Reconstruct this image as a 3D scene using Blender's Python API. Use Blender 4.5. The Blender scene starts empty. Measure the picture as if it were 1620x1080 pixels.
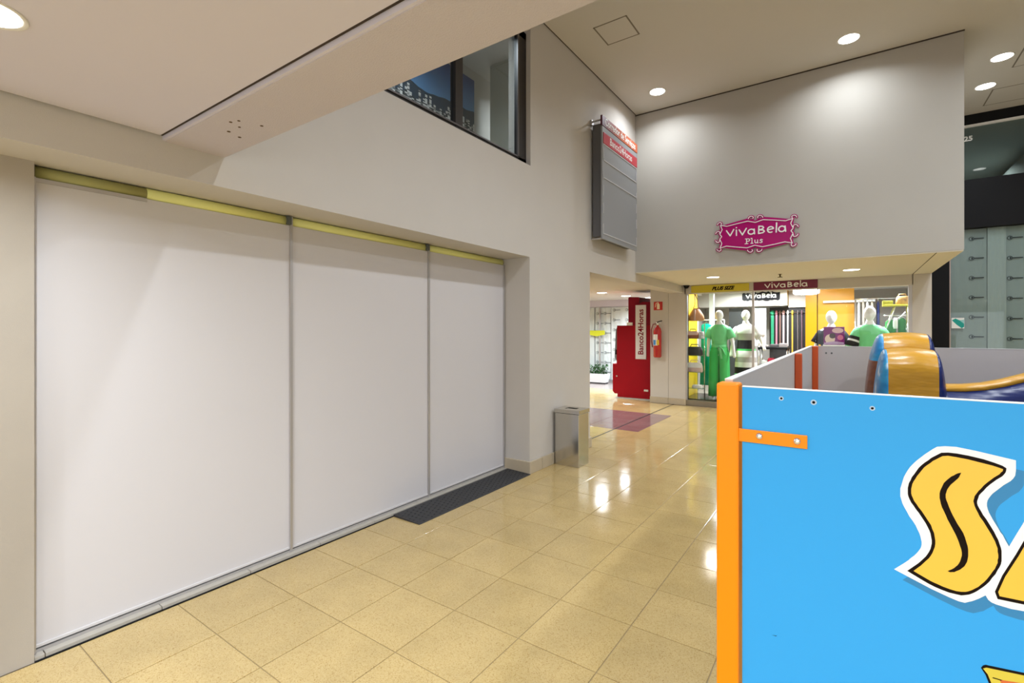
import bpy, bmesh, math, random
from mathutils import Vector, Matrix
random.seed(7)
C = bpy.context.scene.collection
S = bpy.context.scene
PI = math.pi

# ------------------------------------------------------------------ camera, world, exposure
# world axes: Y runs along the left wall away from the camera, X to the right, floor at z = 0
cam = bpy.data.cameras.new('camera')
cam.sensor_fit = 'HORIZONTAL'; cam.sensor_width = 36.0
cam.lens = 768 / 1620 * 36.0
cam.shift_y = -18.5 / 1620
cam.clip_start = 0.05; cam.clip_end = 100
co = bpy.data.objects.new('camera', cam); C.objects.link(co)
co.location = (0, 0, 1.6)
co.rotation_euler = (PI/2, 0, math.atan2(536, 768))
S.camera = co
w = bpy.data.worlds.new('world'); S.world = w; w.use_nodes = True
w.node_tree.nodes['Background'].inputs[0].default_value = (0.86, 0.92, 1.0, 1)     # cool fill entering by an added opening behind the camera
w.node_tree.nodes['Background'].inputs[1].default_value = 2.0
S.view_settings.view_transform = 'Standard'; S.view_settings.look = 'None'
S.view_settings.exposure = 0.0; S.view_settings.gamma = 1.0
S.view_settings.use_curve_mapping = False
S.cycles.use_denoising = True
S.cycles.max_bounces = 8; S.cycles.diffuse_bounces = 4; S.cycles.transparent_max_bounces = 12
S.cycles.sample_clamp_indirect = 6.0
POW_FACE, POW_HIGH, POW_LOW, POW_SOFFIT, POW_SHOP, POW_CORR = 19, 50, 31, 15, 58, 60
COOL, WARM = (0.86, 0.925, 1.0), (1.0, 0.95, 0.88)

# ------------------------------------------------------------------ helpers
_m = {}
def mat(name, col, rough=0.6, metal=0.0, spec=0.5, noise=0.0, nscale=20.0, bump=0.0, bscale=200.0, emit=0.0, coat=0.0):
    if name in _m: return _m[name]
    m = bpy.data.materials.new(name); m.use_nodes = True; _m[name] = m
    nt = m.node_tree; p = nt.nodes['Principled BSDF']
    p.inputs['Base Color'].default_value = (*col, 1)
    p.inputs['Roughness'].default_value = rough; p.inputs['Metallic'].default_value = metal
    p.inputs['Specular IOR Level'].default_value = spec
    p.inputs['Coat Weight'].default_value = coat
    if emit:
        p.inputs['Emission Color'].default_value = (*col, 1); p.inputs['Emission Strength'].default_value = emit
    tc = nt.nodes.new('ShaderNodeTexCoord')
    n = nt.nodes.new('ShaderNodeTexNoise'); n.inputs['Scale'].default_value = nscale; n.inputs['Detail'].default_value = 4
    nt.links.new(tc.outputs['Object'], n.inputs['Vector'])
    if noise:
        mx = nt.nodes.new('ShaderNodeMix'); mx.data_type = 'RGBA'
        mx.inputs[6].default_value = (*[c*(1-noise) for c in col], 1)
        mx.inputs[7].default_value = (*[min(1, c*(1+noise)) for c in col], 1)
        nt.links.new(n.outputs['Fac'], mx.inputs[0]); nt.links.new(mx.outputs[2], p.inputs['Base Color'])
    if bump:
        n2 = nt.nodes.new('ShaderNodeTexNoise'); n2.inputs['Scale'].default_value = bscale
        nt.links.new(tc.outputs['Object'], n2.inputs['Vector'])
        b = nt.nodes.new('ShaderNodeBump'); b.inputs['Strength'].default_value = bump; b.inputs['Distance'].default_value = 0.01
        nt.links.new(n2.outputs['Fac'], b.inputs['Height']); nt.links.new(b.outputs['Normal'], p.inputs['Normal'])
    return m

def glass(name, tint=(1, 1, 1), gloss=1.0):
    if name in _m: return _m[name]
    m = bpy.data.materials.new(name); m.use_nodes = True; _m[name] = m
    nt = m.node_tree; nt.nodes.remove(nt.nodes['Principled BSDF'])
    out = nt.nodes['Material Output']
    t = nt.nodes.new('ShaderNodeBsdfTransparent'); t.inputs[0].default_value = (*tint, 1)
    g = nt.nodes.new('ShaderNodeBsdfGlossy'); g.inputs['Roughness'].default_value = 0.02
    f = nt.nodes.new('ShaderNodeLayerWeight'); f.inputs[0].default_value = 0.5
    pw = nt.nodes.new('ShaderNodeMath'); pw.operation = 'POWER'; pw.inputs[1].default_value = 4.0
    mu = nt.nodes.new('ShaderNodeMath'); mu.operation = 'MULTIPLY_ADD'; mu.inputs[1].default_value = 0.8*gloss; mu.inputs[2].default_value = 0.022*gloss
    x = nt.nodes.new('ShaderNodeMixShader')
    nt.links.new(f.outputs['Facing'], pw.inputs[0]); nt.links.new(pw.outputs[0], mu.inputs[0]); nt.links.new(mu.outputs[0], x.inputs[0])
    nt.links.new(t.outputs[0], x.inputs[1]); nt.links.new(g.outputs[0], x.inputs[2]); nt.links.new(x.outputs[0], out.inputs['Surface'])
    return m

class MB:
    """collects shapes (world coordinates) for ONE mesh"""
    def __init__(s): s.v = []; s.f = []; s.mi = []; s.smooth = []
    def add(s, vs, fs, mi=0, smooth=False):
        o = len(s.v); s.v += [tuple(p) for p in vs]
        for f in fs: s.f.append([i+o for i in f]); s.mi.append(mi); s.smooth.append(smooth)
        return s
    def box(s, x0, x1, y0, y1, z0, z1, mi=0, M=None):
        vs = [(x, y, z) for z in (z0, z1) for y in (y0, y1) for x in (x0, x1)]
        if M: vs = [M @ Vector(v) for v in vs]
        return s.add(vs, [(0,2,3,1),(4,5,7,6),(0,1,5,4),(2,6,7,3),(0,4,6,2),(1,3,7,5)], mi)
    def cbox(s, x0, x1, y0, y1, z0, z1, c=0.004, mi=0):
        """box with chamfered edges"""
        bm = bmesh.new(); bmesh.ops.create_cube(bm, size=1)
        for v in bm.verts:
            v.co = Vector(((x0+x1)/2 + v.co.x*(x1-x0), (y0+y1)/2 + v.co.y*(y1-y0), (z0+z1)/2 + v.co.z*(z1-z0)))
        bmesh.ops.bevel(bm, geom=bm.edges[:], offset=c, segments=2, affect='EDGES', profile=0.5)
        return s.bm(bm, mi)
    def bm(s, bm, mi=0, smooth=False):
        bm.verts.index_update()
        s.add([v.co[:] for v in bm.verts], [[v.index for v in f.verts] for f in bm.faces], mi, smooth); bm.free(); return s
    def prism(s, poly, fr, d0, d1, mi=0):
        """2-D polygon in frame fr=(origin,u,v,n) extruded from depth d0 to d1"""
        n = len(poly)
        vs = [pt(fr, u, v, d0) for u, v in poly] + [pt(fr, u, v, d1) for u, v in poly]
        fs = [list(range(n))[::-1], list(range(n, 2*n))] + [(i, (i+1) % n, n+(i+1) % n, n+i) for i in range(n)]
        return s.add(vs, fs, mi)
    def stroke(s, pts, wd, fr, d0, d1, mi=0):
        ps = [Vector(p) for p in pts]; s.e = getattr(s, 'e', 0.0)
        for a, b in zip(ps, ps[1:]):
            d = (b-a)
            if d.length < 1e-6: continue
            t = Vector((-d.y, d.x)).normalized()*wd/2; s.e += 2e-5
            s.prism([a-t, b-t, b+t, a+t], fr, d0, d1+s.e, mi)
        for p in ps:
            s.e += 2e-5
            s.prism([(p.x+math.cos(k*PI/4)*wd/2, p.y+math.sin(k*PI/4)*wd/2) for k in range(8)], fr, d0, d1+s.e, mi)
        return s
    def loft(s, rings, cap=True, mi=0, smooth=True, mis=None, closed=True):
        n = len(rings[0]); vs = [p for r in rings for p in r]; o = len(s.v)
        s.v += [tuple(p) for p in vs]
        for i in range(len(rings)-1):
            m_ = mis[i] if mis else mi
            for j in range(n if closed else n-1):
                k = (j+1) % n
                s.f.append([o+i*n+j, o+i*n+k, o+(i+1)*n+k, o+(i+1)*n+j]); s.mi.append(m_); s.smooth.append(smooth)
        if cap:
            s.f.append([o+j for j in range(n)][::-1]); s.mi.append(mis[0] if mis else mi); s.smooth.append(False)
            s.f.append([o+(len(rings)-1)*n+j for j in range(n)]); s.mi.append(mis[-1] if mis else mi); s.smooth.append(False)
        return s
    def tube(s, pts, r, n=10, mi=0, flat=1.0, cap=True):
        pts = [Vector(p) for p in pts]; rr = r if isinstance(r, (list, tuple)) else [r]*len(pts)
        rings = []; ref = None
        for i, p in enumerate(pts):
            d = (pts[min(i+1, len(pts)-1)] - pts[max(i-1, 0)]).normalized()
            if ref is None:
                ref = Vector((0, 0, 1)) if abs(d.z) < 0.9 else Vector((0, 1, 0))
            u = d.cross(ref).normalized(); v = u.cross(d).normalized(); ref = v
            rings.append([p + u*math.cos(k*2*PI/n)*rr[i] + v*math.sin(k*2*PI/n)*rr[i]*flat for k in range(n)])
        return s.loft(rings, cap, mi)
    def lathe(s, cx, cy, prof, n=24, mi=0):
        return s.loft([[(cx+r*math.cos(k*2*PI/n), cy+r*math.sin(k*2*PI/n), z) for k in range(n)] for r, z in prof], True, mi)
    def disc(s, cx, cy, z0, z1, r, n=28, mi=0): return s.lathe(cx, cy, [(r, z0), (r, z1)], n, mi)

def pt(fr, u, v, d): return fr[0] + fr[1]*u + fr[2]*v + fr[3]*d
def frame(o, u, v):
    u = Vector(u).normalized(); v = Vector(v).normalized(); return (Vector(o), u, v, u.cross(v))

def wloc(o):
    l = Vector((0, 0, 0))
    while o: l = l + o.location; o = o.parent
    return l
def obj(name, mb, m, parent=None, loc=None):
    me = bpy.data.meshes.new(name)
    off = wloc(parent)
    if loc: off = off + Vector(loc)
    me.from_pydata([(p[0]-off.x, p[1]-off.y, p[2]-off.z) for p in mb.v], [], mb.f)
    for mm in (m if isinstance(m, (list, tuple)) else [m]): me.materials.append(mm)
    me.polygons.foreach_set('material_index', mb.mi); me.polygons.foreach_set('use_smooth', mb.smooth)
    bm = bmesh.new(); bm.from_mesh(me); bmesh.ops.recalc_face_normals(bm, faces=bm.faces[:]); bm.to_mesh(me); bm.free()
    o = bpy.data.objects.new(name, me); C.objects.link(o)
    if parent: o.parent = parent
    if loc: o.location = Vector(loc)
    return o
def thing(name, label, cat, loc=(0, 0, 0), group=None):
    o = bpy.data.objects.new(name, None); C.objects.link(o); o.location = loc
    o.empty_display_size = 0.1; return tag(o, label, cat, group)
def tag(o, label, cat, group=None):
    o['label'] = label; o['category'] = cat
    if group: o['group'] = group
    return o
def struct(name, mb, m, parent=None):
    o = obj(name, mb, m, parent)
    if not parent: o['kind'] = 'structure'
    return o
def dup(root, loc, label=None):
    r = root.copy(); C.objects.link(r); r.location = loc
    if label: r['label'] = label
    for ch in list(root.children):
        c = ch.copy(); C.objects.link(c); c.parent = r
        for g in ch.children:
            d = g.copy(); C.objects.link(d); d.parent = c
    return r
def text_mb(s, fr, size, d0, d1, bold=0.0, shear=0.0, align='CENTER', xs=1.0):
    """built-in font lettering as thin solid letters in a frame (baseline at v = 0)"""
    cu = bpy.data.curves.new('lettering', 'FONT'); cu.body = s; cu.size = size; cu.align_x = align
    cu.shear = shear; cu.offset = bold; cu.resolution_u = 3; cu.extrude = 0.0005
    o = bpy.data.objects.new('lettering', cu); C.objects.link(o)
    bpy.context.view_layer.update()
    dg = bpy.context.evaluated_depsgraph_get()
    me = bpy.data.meshes.new_from_object(o.evaluated_get(dg))
    mb = MB(); mb.add([pt(fr, v.co.x*xs, v.co.y, d0 if v.co.z < 0 else d1) for v in me.vertices], [list(p.vertices) for p in me.polygons])
    bpy.data.objects.remove(o); bpy.data.curves.remove(cu); bpy.data.meshes.remove(me)
    return mb
def area(name, loc, power, size, col=COOL, parent=None, spread=150):
    l = bpy.data.lights.new(name, 'AREA'); l.shape = 'DISK'; l.size = size; l.energy = power; l.color = col
    l.spread = math.radians(spread)
    o = bpy.data.objects.new(name, l); C.objects.link(o); o.location = Vector(loc) - wloc(parent)
    if parent: o.parent = parent
    return o

# ------------------------------------------------------------------ materials
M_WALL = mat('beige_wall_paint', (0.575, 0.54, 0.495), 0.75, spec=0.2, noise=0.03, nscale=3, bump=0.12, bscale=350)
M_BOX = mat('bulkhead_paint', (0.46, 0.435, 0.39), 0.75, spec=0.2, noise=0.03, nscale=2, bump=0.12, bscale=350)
M_LILAC = mat('greyed_beam_paint', (0.55, 0.505, 0.545), 0.75, spec=0.2, noise=0.03, nscale=3, bump=0.25, bscale=160)
M_CEIL = mat('ceiling_white', (0.64, 0.605, 0.685), 0.85, spec=0.15, noise=0.015, nscale=2)
M_CEILH = mat('ceiling_cream', (0.60, 0.57, 0.525), 0.85, spec=0.15, noise=0.015, nscale=2)
M_SOFF = mat('soffit_cream', (0.70, 0.66, 0.565), 0.85, spec=0.15)
M_GAP = mat('dark_gap', (0.05, 0.035, 0.028), 0.9)
M_BLIND = mat('white_blind_fabric', (0.625, 0.605, 0.615), 0.8, spec=0.15, noise=0.012, nscale=1.5, bump=0.05, bscale=500)
M_ALU = mat('aluminium', (0.52, 0.50, 0.49), 0.4, 0.6)
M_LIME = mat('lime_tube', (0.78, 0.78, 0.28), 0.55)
M_OLIVE = mat('unlit_olive', (0.38, 0.37, 0.14), 0.6)
M_DARKCLIP = mat('dark_clip', (0.10, 0.11, 0.10), 0.5)
M_TRIMSTONE = mat('grey_stone', (0.42, 0.39, 0.34), 0.5, noise=0.1, nscale=30)
M_GROUT = mat('grout', (0.30, 0.225, 0.12), 0.6)
M_BASE = mat('travertine_baseboard', (0.50, 0.42, 0.30), 0.35, noise=0.08, nscale=15)
M_BLACK = mat('black_paint', (0.008, 0.008, 0.009), 0.55, spec=0.15)
M_RUBBER = mat('black_rubber', (0.028, 0.028, 0.030), 0.65)
M_STEEL = mat('brushed_steel', (0.56, 0.54, 0.50), 0.16, 0.95)
M_CHROME = mat('chrome', (0.75, 0.75, 0.75), 0.12, 1.0)
M_WHITE = mat('white_plastic', (0.80, 0.80, 0.78), 0.5)
M_LAMPON = mat('lit_diffuser', (1.0, 0.98, 0.94), 0.5, emit=9.0)
M_RING = mat('lamp_ring', (0.75, 0.73, 0.70), 0.5)
M_FRAME = mat('bronze_frame', (0.022, 0.017, 0.016), 0.4)
M_GLASS = glass('clear_glass', (0.97, 0.985, 0.98))
M_GLASSD = glass('window_glass', (0.80, 0.84, 0.84), 1.3)
M_MAGENTA = mat('magenta_sign', (0.40, 0.0, 0.135), 0.2, coat=0.3)
M_MAROON = mat('maroon_sign', (0.16, 0.002, 0.035), 0.35)
M_YSIGN = mat('yellow_sign', (0.60, 0.50, 0.03), 0.4)
M_RED = mat('cash_machine_red', (0.31, 0.0, 0.008), 0.5, spec=0.2, noise=0.06, nscale=6)
M_DRED = mat('cash_machine_dark_red', (0.21, 0.0, 0.014), 0.5, spec=0.2)
M_ORANGE = mat('orange_enamel', (0.93, 0.25, 0.0), 0.35, spec=0.3)
M_ORANGED = mat('orange_red_enamel', (0.62, 0.085, 0.01), 0.4)
M_BLUE = mat('sky_blue_laminate', (0.03, 0.335, 0.74), 0.35, spec=0.3)
M_BLUESH = mat('shade_blue_print', (0.02, 0.20, 0.43), 0.35)
M_PANELW = mat('grey_white_laminate', (0.56, 0.52, 0.49), 0.5, noise=0.02)
M_EDGE = mat('white_edge_band', (0.85, 0.84, 0.82), 0.5)
M_PRINTW = mat('white_print', (0.86, 0.86, 0.84), 0.4)
M_PRINTK = mat('black_print', (0.010, 0.005, 0.003), 0.5, spec=0.08)
M_PRINTY = mat('yellow_print', (0.82, 0.49, 0.05), 0.4)
M_MANN = mat('mannequin_white', (0.82, 0.80, 0.77), 0.4)

def floor_mat(name, c1, c2, c3):
    m = bpy.data.materials.new(name); m.use_nodes = True
    nt = m.node_tree; p = nt.nodes['Principled BSDF']
    p.inputs['Roughness'].default_value = 0.09; p.inputs['Specular IOR Level'].default_value = 0.55
    ge = nt.nodes.new('ShaderNodeNewGeometry')
    v = nt.nodes.new('ShaderNodeTexVoronoi'); v.inputs['Scale'].default_value = 270
    n = nt.nodes.new('ShaderNodeTexNoise'); n.inputs['Scale'].default_value = 4; n.inputs['Detail'].default_value = 5
    nt.links.new(ge.outputs['Position'], v.inputs['Vector']); nt.links.new(ge.outputs['Position'], n.inputs['Vector'])
    sp = nt.nodes.new('ShaderNodeSeparateColor'); nt.links.new(v.outputs['Color'], sp.inputs[0])
    r = nt.nodes.new('ShaderNodeValToRGB'); cr = r.color_ramp
    cr.elements[0].position = 0.0; cr.elements[0].color = (*c3, 1)
    e = cr.elements.new(0.16); e.color = (*c1, 1)
    cr.elements[-1].position = 1.0; cr.elements[-1].color = (*c2, 1)
    nt.links.new(sp.outputs[0], r.inputs[0])
    oi = nt.nodes.new('ShaderNodeObjectInfo')
    a = nt.nodes.new('ShaderNodeMath'); a.operation = 'ADD'; nt.links.new(oi.outputs['Random'], a.inputs[0]); nt.links.new(ge.outputs['Random Per Island'], a.inputs[1])
    b = nt.nodes.new('ShaderNodeMath'); b.operation = 'FRACT'; nt.links.new(a.outputs[0], b.inputs[0])
    mr = nt.nodes.new('ShaderNodeMapRange'); mr.inputs[3].default_value = 0.95; mr.inputs[4].default_value = 1.04
    nt.links.new(b.outputs[0], mr.inputs[0])
    mr2 = nt.nodes.new('ShaderNodeMapRange'); mr2.inputs[1].default_value = 0.3; mr2.inputs[2].default_value = 0.7; mr2.inputs[3].default_value = 0.93; mr2.inputs[4].default_value = 1.07
    nt.links.new(n.outputs['Fac'], mr2.inputs[0])
    mu = nt.nodes.new('ShaderNodeMath'); mu.operation = 'MULTIPLY'; nt.links.new(mr.outputs[0], mu.inputs[0]); nt.links.new(mr2.outputs[0], mu.inputs[1])
    vm = nt.nodes.new('ShaderNodeVectorMath'); vm.operation = 'SCALE'
    nt.links.new(r.outputs[0], vm.inputs[0]); nt.links.new(mu.outputs[0], vm.inputs['Scale'])
    nt.links.new(vm.outputs[0], p.inputs['Base Color'])
    rr = nt.nodes.new('ShaderNodeMapRange'); rr.inputs[3].default_value = 0.06; rr.inputs[4].default_value = 0.16
    nt.links.new(n.outputs['Fac'], rr.inputs[0]); nt.links.new(rr.outputs[0], p.inputs['Roughness'])
    n3 = nt.nodes.new('ShaderNodeTexNoise'); n3.inputs['Scale'].default_value = 9
    nt.links.new(ge.outputs['Position'], n3.inputs['Vector'])
    bp = nt.nodes.new('ShaderNodeBump'); bp.inputs['Strength'].default_value = 0.06; bp.inputs['Distance'].default_value = 0.01
    nt.links.new(n3.outputs['Fac'], bp.inputs['Height']); nt.links.new(bp.outputs[0], p.inputs['Normal'])
    return m
M_TILE = floor_mat('beige_terrazzo', (0.47, 0.34, 0.138), (0.53, 0.40, 0.185), (0.33, 0.205, 0.065))
M_TILEP = floor_mat('mauve_granite', (0.20, 0.115, 0.115), (0.26, 0.16, 0.155), (0.10, 0.055, 0.06))
M_TILEG = floor_mat('grey_granite', (0.27, 0.22, 0.21), (0.33, 0.28, 0.26), (0.15, 0.12, 0.12))

# ------------------------------------------------------------------ structure
XW = -2.93                                                      # main left wall plane
mb = MB()
mb.box(-3.60, XW, -4.5, 4.54, 2.41, 3.43)                       # lintel over the shop opening
mb.box(-3.23, XW, -4.5, 1.0, 3.43, 5.4)
mb.box(-3.23, XW, 1.0, 4.56, 4.95, 5.4)                         # above the upper window
mb.box(-3.60, XW, 4.54, 6.06, 0.0, 3.43)
mb.box(-3.23, XW, 4.56, 6.06, 3.43, 5.4)
mb.box(-3.23, XW, 6.06, 10.57, 2.39, 5.4)                       # header over the side corridor
wall_left = struct('wall_left', mb, M_WALL)
struct('wall_pier', MB().box(-3.62, -3.22, -4.5, 0.60, 0.0, 2.41), mat('pier_paint', (0.43, 0.385, 0.325), 0.75, spec=0.2, noise=0.06, nscale=2.5, bump=0.12, bscale=350))
struct('wall_behind_blinds', MB().box(-3.62, -3.46, 0.60, 4.54, 0.0, 2.41), M_OLIVE)

# bulkhead box over the dress shop
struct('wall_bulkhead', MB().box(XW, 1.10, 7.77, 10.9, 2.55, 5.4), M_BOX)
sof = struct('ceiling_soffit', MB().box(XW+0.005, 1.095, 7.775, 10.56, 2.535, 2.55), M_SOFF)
obj('joint', MB().box(0.848, 0.858, 7.78, 10.55, 2.5335, 2.536), M_GAP, sof)
# pilaster wall between corridor and shop: two panels, each a piece
pil = struct('wall_pilaster', MB().box(-3.64, -2.90, 10.60, 10.9, 0, 2.56), M_GAP)
obj('wall_panel', MB().box(-3.64, -3.245, 10.57, 10.60, 0.13, 2.56), M_WALL, pil)
obj('wall_panel', MB().box(-3.24, -2.875, 10.57, 10.60, 0.13, 2.56), M_WALL, pil)
bbp = struct('baseboard_pilaster', MB().box(-3.64, -2.875, 10.565, 10.60, 0, 0.12), M_GROUT)
obj('baseboard_tile', MB().box(-3.645, -3.245, 10.55, 10.57, 0, 0.13), M_BASE, bbp)
obj('baseboard_tile', MB().box(-3.24, -2.872, 10.55, 10.57, 0, 0.13), M_BASE, bbp)
struct('wall_shop_right', MB().box(0.85, 1.10, 10.57, 10.9, 0, 2.56), M_WALL)
struct('wall_shop_header', MB().box(-2.90, 0.86, 10.57, 10.72, 2.36, 2.56), M_WALL)

# high ceiling, beam, low ceiling
hc = struct('ceiling', MB().box(XW+0.02, 7.0, 1.33, 11.2, 5.15, 5.158), M_CEILH)
struct('trim_1', MB().box(XW, 7.0, 1.33, 11.2, 5.159, 5.2).box(XW, 1.105, 7.762, 7.772, 5.135, 5.1495), M_GAP)  # dark strip on the bulkhead paints the shade of a ceiling gap
def hatch(x0, x1, y0, y1):
    m = MB(); t = 0.018
    m.box(x0, x1, y0, y0+t, 5.1492, 5.151).box(x0, x1, y1-t, y1, 5.1492, 5.151).box(x0, x0+t, y0, y1, 5.1492, 5.151).box(x1-t, x1, y0, y1, 5.1492, 5.151)
    h = obj('access_hatch', MB().box(x0+t, x1-t, y0+t, y1-t, 5.1485, 5.152), M_CEILH, hc)
    obj('hatch_gap', m, mat('hatch_gap', (0.20, 0.17, 0.13), 0.8), h)
hatch(-2.49, -2.075, 5.23, 5.66); hatch(1.785, 2.4, 8.69, 9.27); hatch(1.715, 2.4, 9.95, 10.6)
bm_ = struct('trim_2', MB().box(XW, 5.2, 1.04, 1.33, 2.58, 5.4), M_LILAC)         # the cross beam
obj('beam_edge', MB().box(XW, 5.2, 1.028, 1.04, 2.584, 2.70), M_CEIL, bm_)
for x, y in ((-2.40, 1.119), (-2.354, 1.134), (-2.522, 1.167), (-2.425, 1.171), (-2.552, 1.233), (-2.322, 1.225)):
    obj('screw_hole', MB().disc(x, y, 2.5785, 2.5805, random.uniform(0.006, 0.010), 10), mat('rusty_hole', (0.09, 0.05, 0.015), 0.9), bm_)
struct('ceiling_low', MB().box(XW+0.018, 5.2, -4.5, 1.012, 2.60, 2.605), M_CEIL)
struct('trim_3', MB().box(XW, 5.2, -4.5, 1.04, 2.606, 2.66), M_GAP)  # backing coloured dark for the shade inside the low ceiling gap
struct('wall_back', MB().box(-3.6, -2.6, -4.7, -4.5, 0, 2.7).box(-2.6, 4.9, -4.7, -4.5, 2.3, 2.7).box(4.9, 5.4, -4.7, -4.5, 0, 2.7), M_WALL)   # unseen wide opening added to let the world light in as fill
struct('wall_right', MB().box(6.8, 7.0, -4.7, 16, 0, 5.4).box(5.2, 5.4, -4.7, 1.33, 0, 5.4).box(5.2, 7.0, 1.2, 1.33, 0, 5.4), M_WALL)

# side corridor
struct('ceiling_corridor', MB().box(-9.2, -3.23, 5.8, 14.2, 2.50, 2.56), M_CEILH)
struct('wall_corridor_near', MB().box(-9.2, -3.23, 5.86, 6.06, 0, 2.5), M_WALL)
struct('wall_corridor_left', MB().box(-9.4, -9.2, 5.86, 14.2, 0, 2.5), M_WALL)
struct('wall_corridor_right', MB().box(-3.64, -3.40, 10.9, 14.6, 0, 2.5), M_WALL)
struct('wall_corridor_far', MB().box(-9.2, -3.6, 13.98, 14.2, 0, 2.5).box(-9.2, -3.64, 13.80, 13.98, 2.30, 2.5), M_CEIL)

# dress shop room
M_SHOPW = mat('shop_grey_wall', (0.40, 0.37, 0.33), 0.7)
M_YELL = mat('yellow_wall', (0.66, 0.29, 0.0), 0.35)
M_YELL2 = mat('lemon_panel', (0.66, 0.45, 0.0), 0.4)
struct('wall_shop_back', MB().box(-3.4, 2.0, 14.4, 14.6, 0, 2.6), M_SHOPW)
struct('wall_shop_left', MB().box(-3.40, -3.36, 10.9, 14.4, 0, 2.6), M_SHOPW)
struct('wall_shop_side', MB().box(1.06, 1.12, 10.9, 15.3, 0, 2.65), M_SHOPW)
struct('ceiling_shop', MB().box(-3.4, 1.1, 10.72, 14.5, 2.56, 2.62), M_WHITE)
struct('trim_4', MB().box(-2.875, 0.85, 10.58, 10.68, 0, 0.11), mat('threshold_metal', (0.30, 0.26, 0.20), 0.35, 0.5))
struct('floor_shop', MB().box(-3.36, 1.06, 10.69, 14.4, 0.0, 0.09), mat('shop_floor', (0.45, 0.40, 0.32), 0.2))
struct('wall_yellow', MB().box(-0.84, 0.06, 12.8, 12.9, 0.09, 2.56), M_YELL)
struct('wall_lemon', MB().box(-3.02, -2.97, 10.70, 11.85, 0.09, 2.56).box(-3.36, -2.97, 11.85, 11.90, 0.09, 2.56), M_YELL2)
blk = struct('wall_shop_bulkhead', MB().box(-3.36, -1.26, 13.4, 14.4, 2.19, 2.56).box(-1.26, -0.84, 13.7, 14.4, 2.15, 2.56), mat('bulkhead_cream', (0.52, 0.48, 0.42), 0.7))
obj('bulkhead_end', MB().box(-1.262, -1.255, 13.4, 13.7, 2.19, 2.56), mat('ochre', (0.50, 0.33, 0.10), 0.6), blk)
struct('wall_column', MB().cbox(-2.87, -2.76, 12.6, 12.72, 0.09, 2.56, 0.01), M_WHITE)
struct('door_1', MB().box(-2.60, -2.28, 13.6, 13.66, 0.09, 2.16), mat('dark_door', (0.03, 0.032, 0.03), 0.4))
struct('wall_niche', MB().box(-1.68, -0.85, 13.75, 13.80, 0.09, 2.16), mat('black_niche', (0.014, 0.011, 0.011), 0.6))

# dress shop front: posts and panes
wf = struct('window_1', MB().box(-2.885, -2.85, 10.58, 10.63, 0.11, 2.37), M_ALU)
obj('glass_pane', MB().box(-2.85, -1.60, 10.60, 10.608, 0.11, 2.37), M_GLASS, wf)
obj('mullion', MB().box(-1.605, -1.565, 10.585, 10.63, 0.11, 2.37), M_ALU, wf)
wf2 = struct('window_2', MB().box(0.80, 0.85, 10.58, 10.63, 0.11, 2.37), M_ALU)
obj('glass_pane', MB().box(-0.50, 0.80, 10.60, 10.608, 0.11, 2.37), M_GLASS, wf2)
obj('glass_edge', MB().box(-0.515, -0.50, 10.598, 10.61, 0.11, 2.37), M_FRAME, wf2)
obj('head_rail', MB().box(-0.50, 0.80, 10.585, 10.625, 2.345, 2.37), M_EDGE, wf2)

# papered-over shop on the right
gl = struct('window_3', MB().box(1.10, 1.36, 10.9, 11.02, 0, 3.28).box(1.10, 6.8, 10.9, 11.02, 3.28, 4.08).box(1.10, 6.8, 10.9, 11.05, 4.98, 5.15)
            .box(1.36, 6.8, 10.9, 11.02, 0, 0.10), M_BLACK)
obj('head_strip', MB().box(1.10, 6.8, 10.885, 10.93, 4.945, 4.98), M_EDGE, gl)
obj('glass_pane', MB().box(1.375, 6.8, 10.95, 10.958, 0.10, 3.28), M_GLASSD, gl)
obj('glass_pane', MB().box(1.10, 6.8, 10.95, 10.958, 4.08, 4.945), M_GLASSD, gl)
obj('jamb', MB().box(1.36, 1.375, 10.90, 10.98, 0.10, 3.28), mat('pinkish_jamb', (0.42, 0.33, 0.30), 0.5), gl)
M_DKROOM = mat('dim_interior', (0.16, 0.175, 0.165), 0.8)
struct('ceiling_dim_shop', MB().box(1.0, 6.8, 11.02, 15.5, 4.98, 5.05), mat('dim_ceiling', (0.40, 0.42, 0.40), 0.8))
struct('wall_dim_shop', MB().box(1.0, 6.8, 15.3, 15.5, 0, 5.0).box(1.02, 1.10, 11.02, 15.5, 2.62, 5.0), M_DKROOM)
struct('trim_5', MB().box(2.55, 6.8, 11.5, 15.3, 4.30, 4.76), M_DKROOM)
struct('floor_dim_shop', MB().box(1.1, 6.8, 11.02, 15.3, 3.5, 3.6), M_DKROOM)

# upper room behind the high window
struct('wall_upper_room', MB().box(-4.62, -4.50, 0.4, 8.0, 3.3, 5.5).box(-4.5, -3.23, 7.9, 8.0, 3.3, 5.5).box(-4.5, -3.23, 0.4, 0.5, 3.3, 5.5), M_WALL)
struct('ceiling_upper_room', MB().box(-4.5, -3.23, 0.5, 7.9, 5.36, 5.45), M_CEILH)
struct('floor_upper_room', MB().box(-4.5, -3.23, 0.5, 7.9, 3.3, 3.40), M_SHOPW)
struct('wall_upper_column', MB().box(-4.22, -3.8, 5.5, 5.9, 3.4, 5.36), mat('pale_column', (0.47, 0.47, 0.40), 0.7, noise=0.06, nscale=3))
wu = struct('window_4', MB().box(-3.04, -2.99, 1.0, 4.56, 3.43, 3.50).box(-3.04, -2.99, 1.0, 4.56, 4.84, 4.92).box(-3.04, -2.99, 4.40, 4.56, 3.43, 4.92)
            .box(-3.05, -2.985, 3.37, 3.47, 3.43, 4.92), M_FRAME)
obj('glass_pane', MB().box(-3.02, -3.014, 1.0, 3.37, 3.50, 4.84), M_GLASSD, wu)
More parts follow.
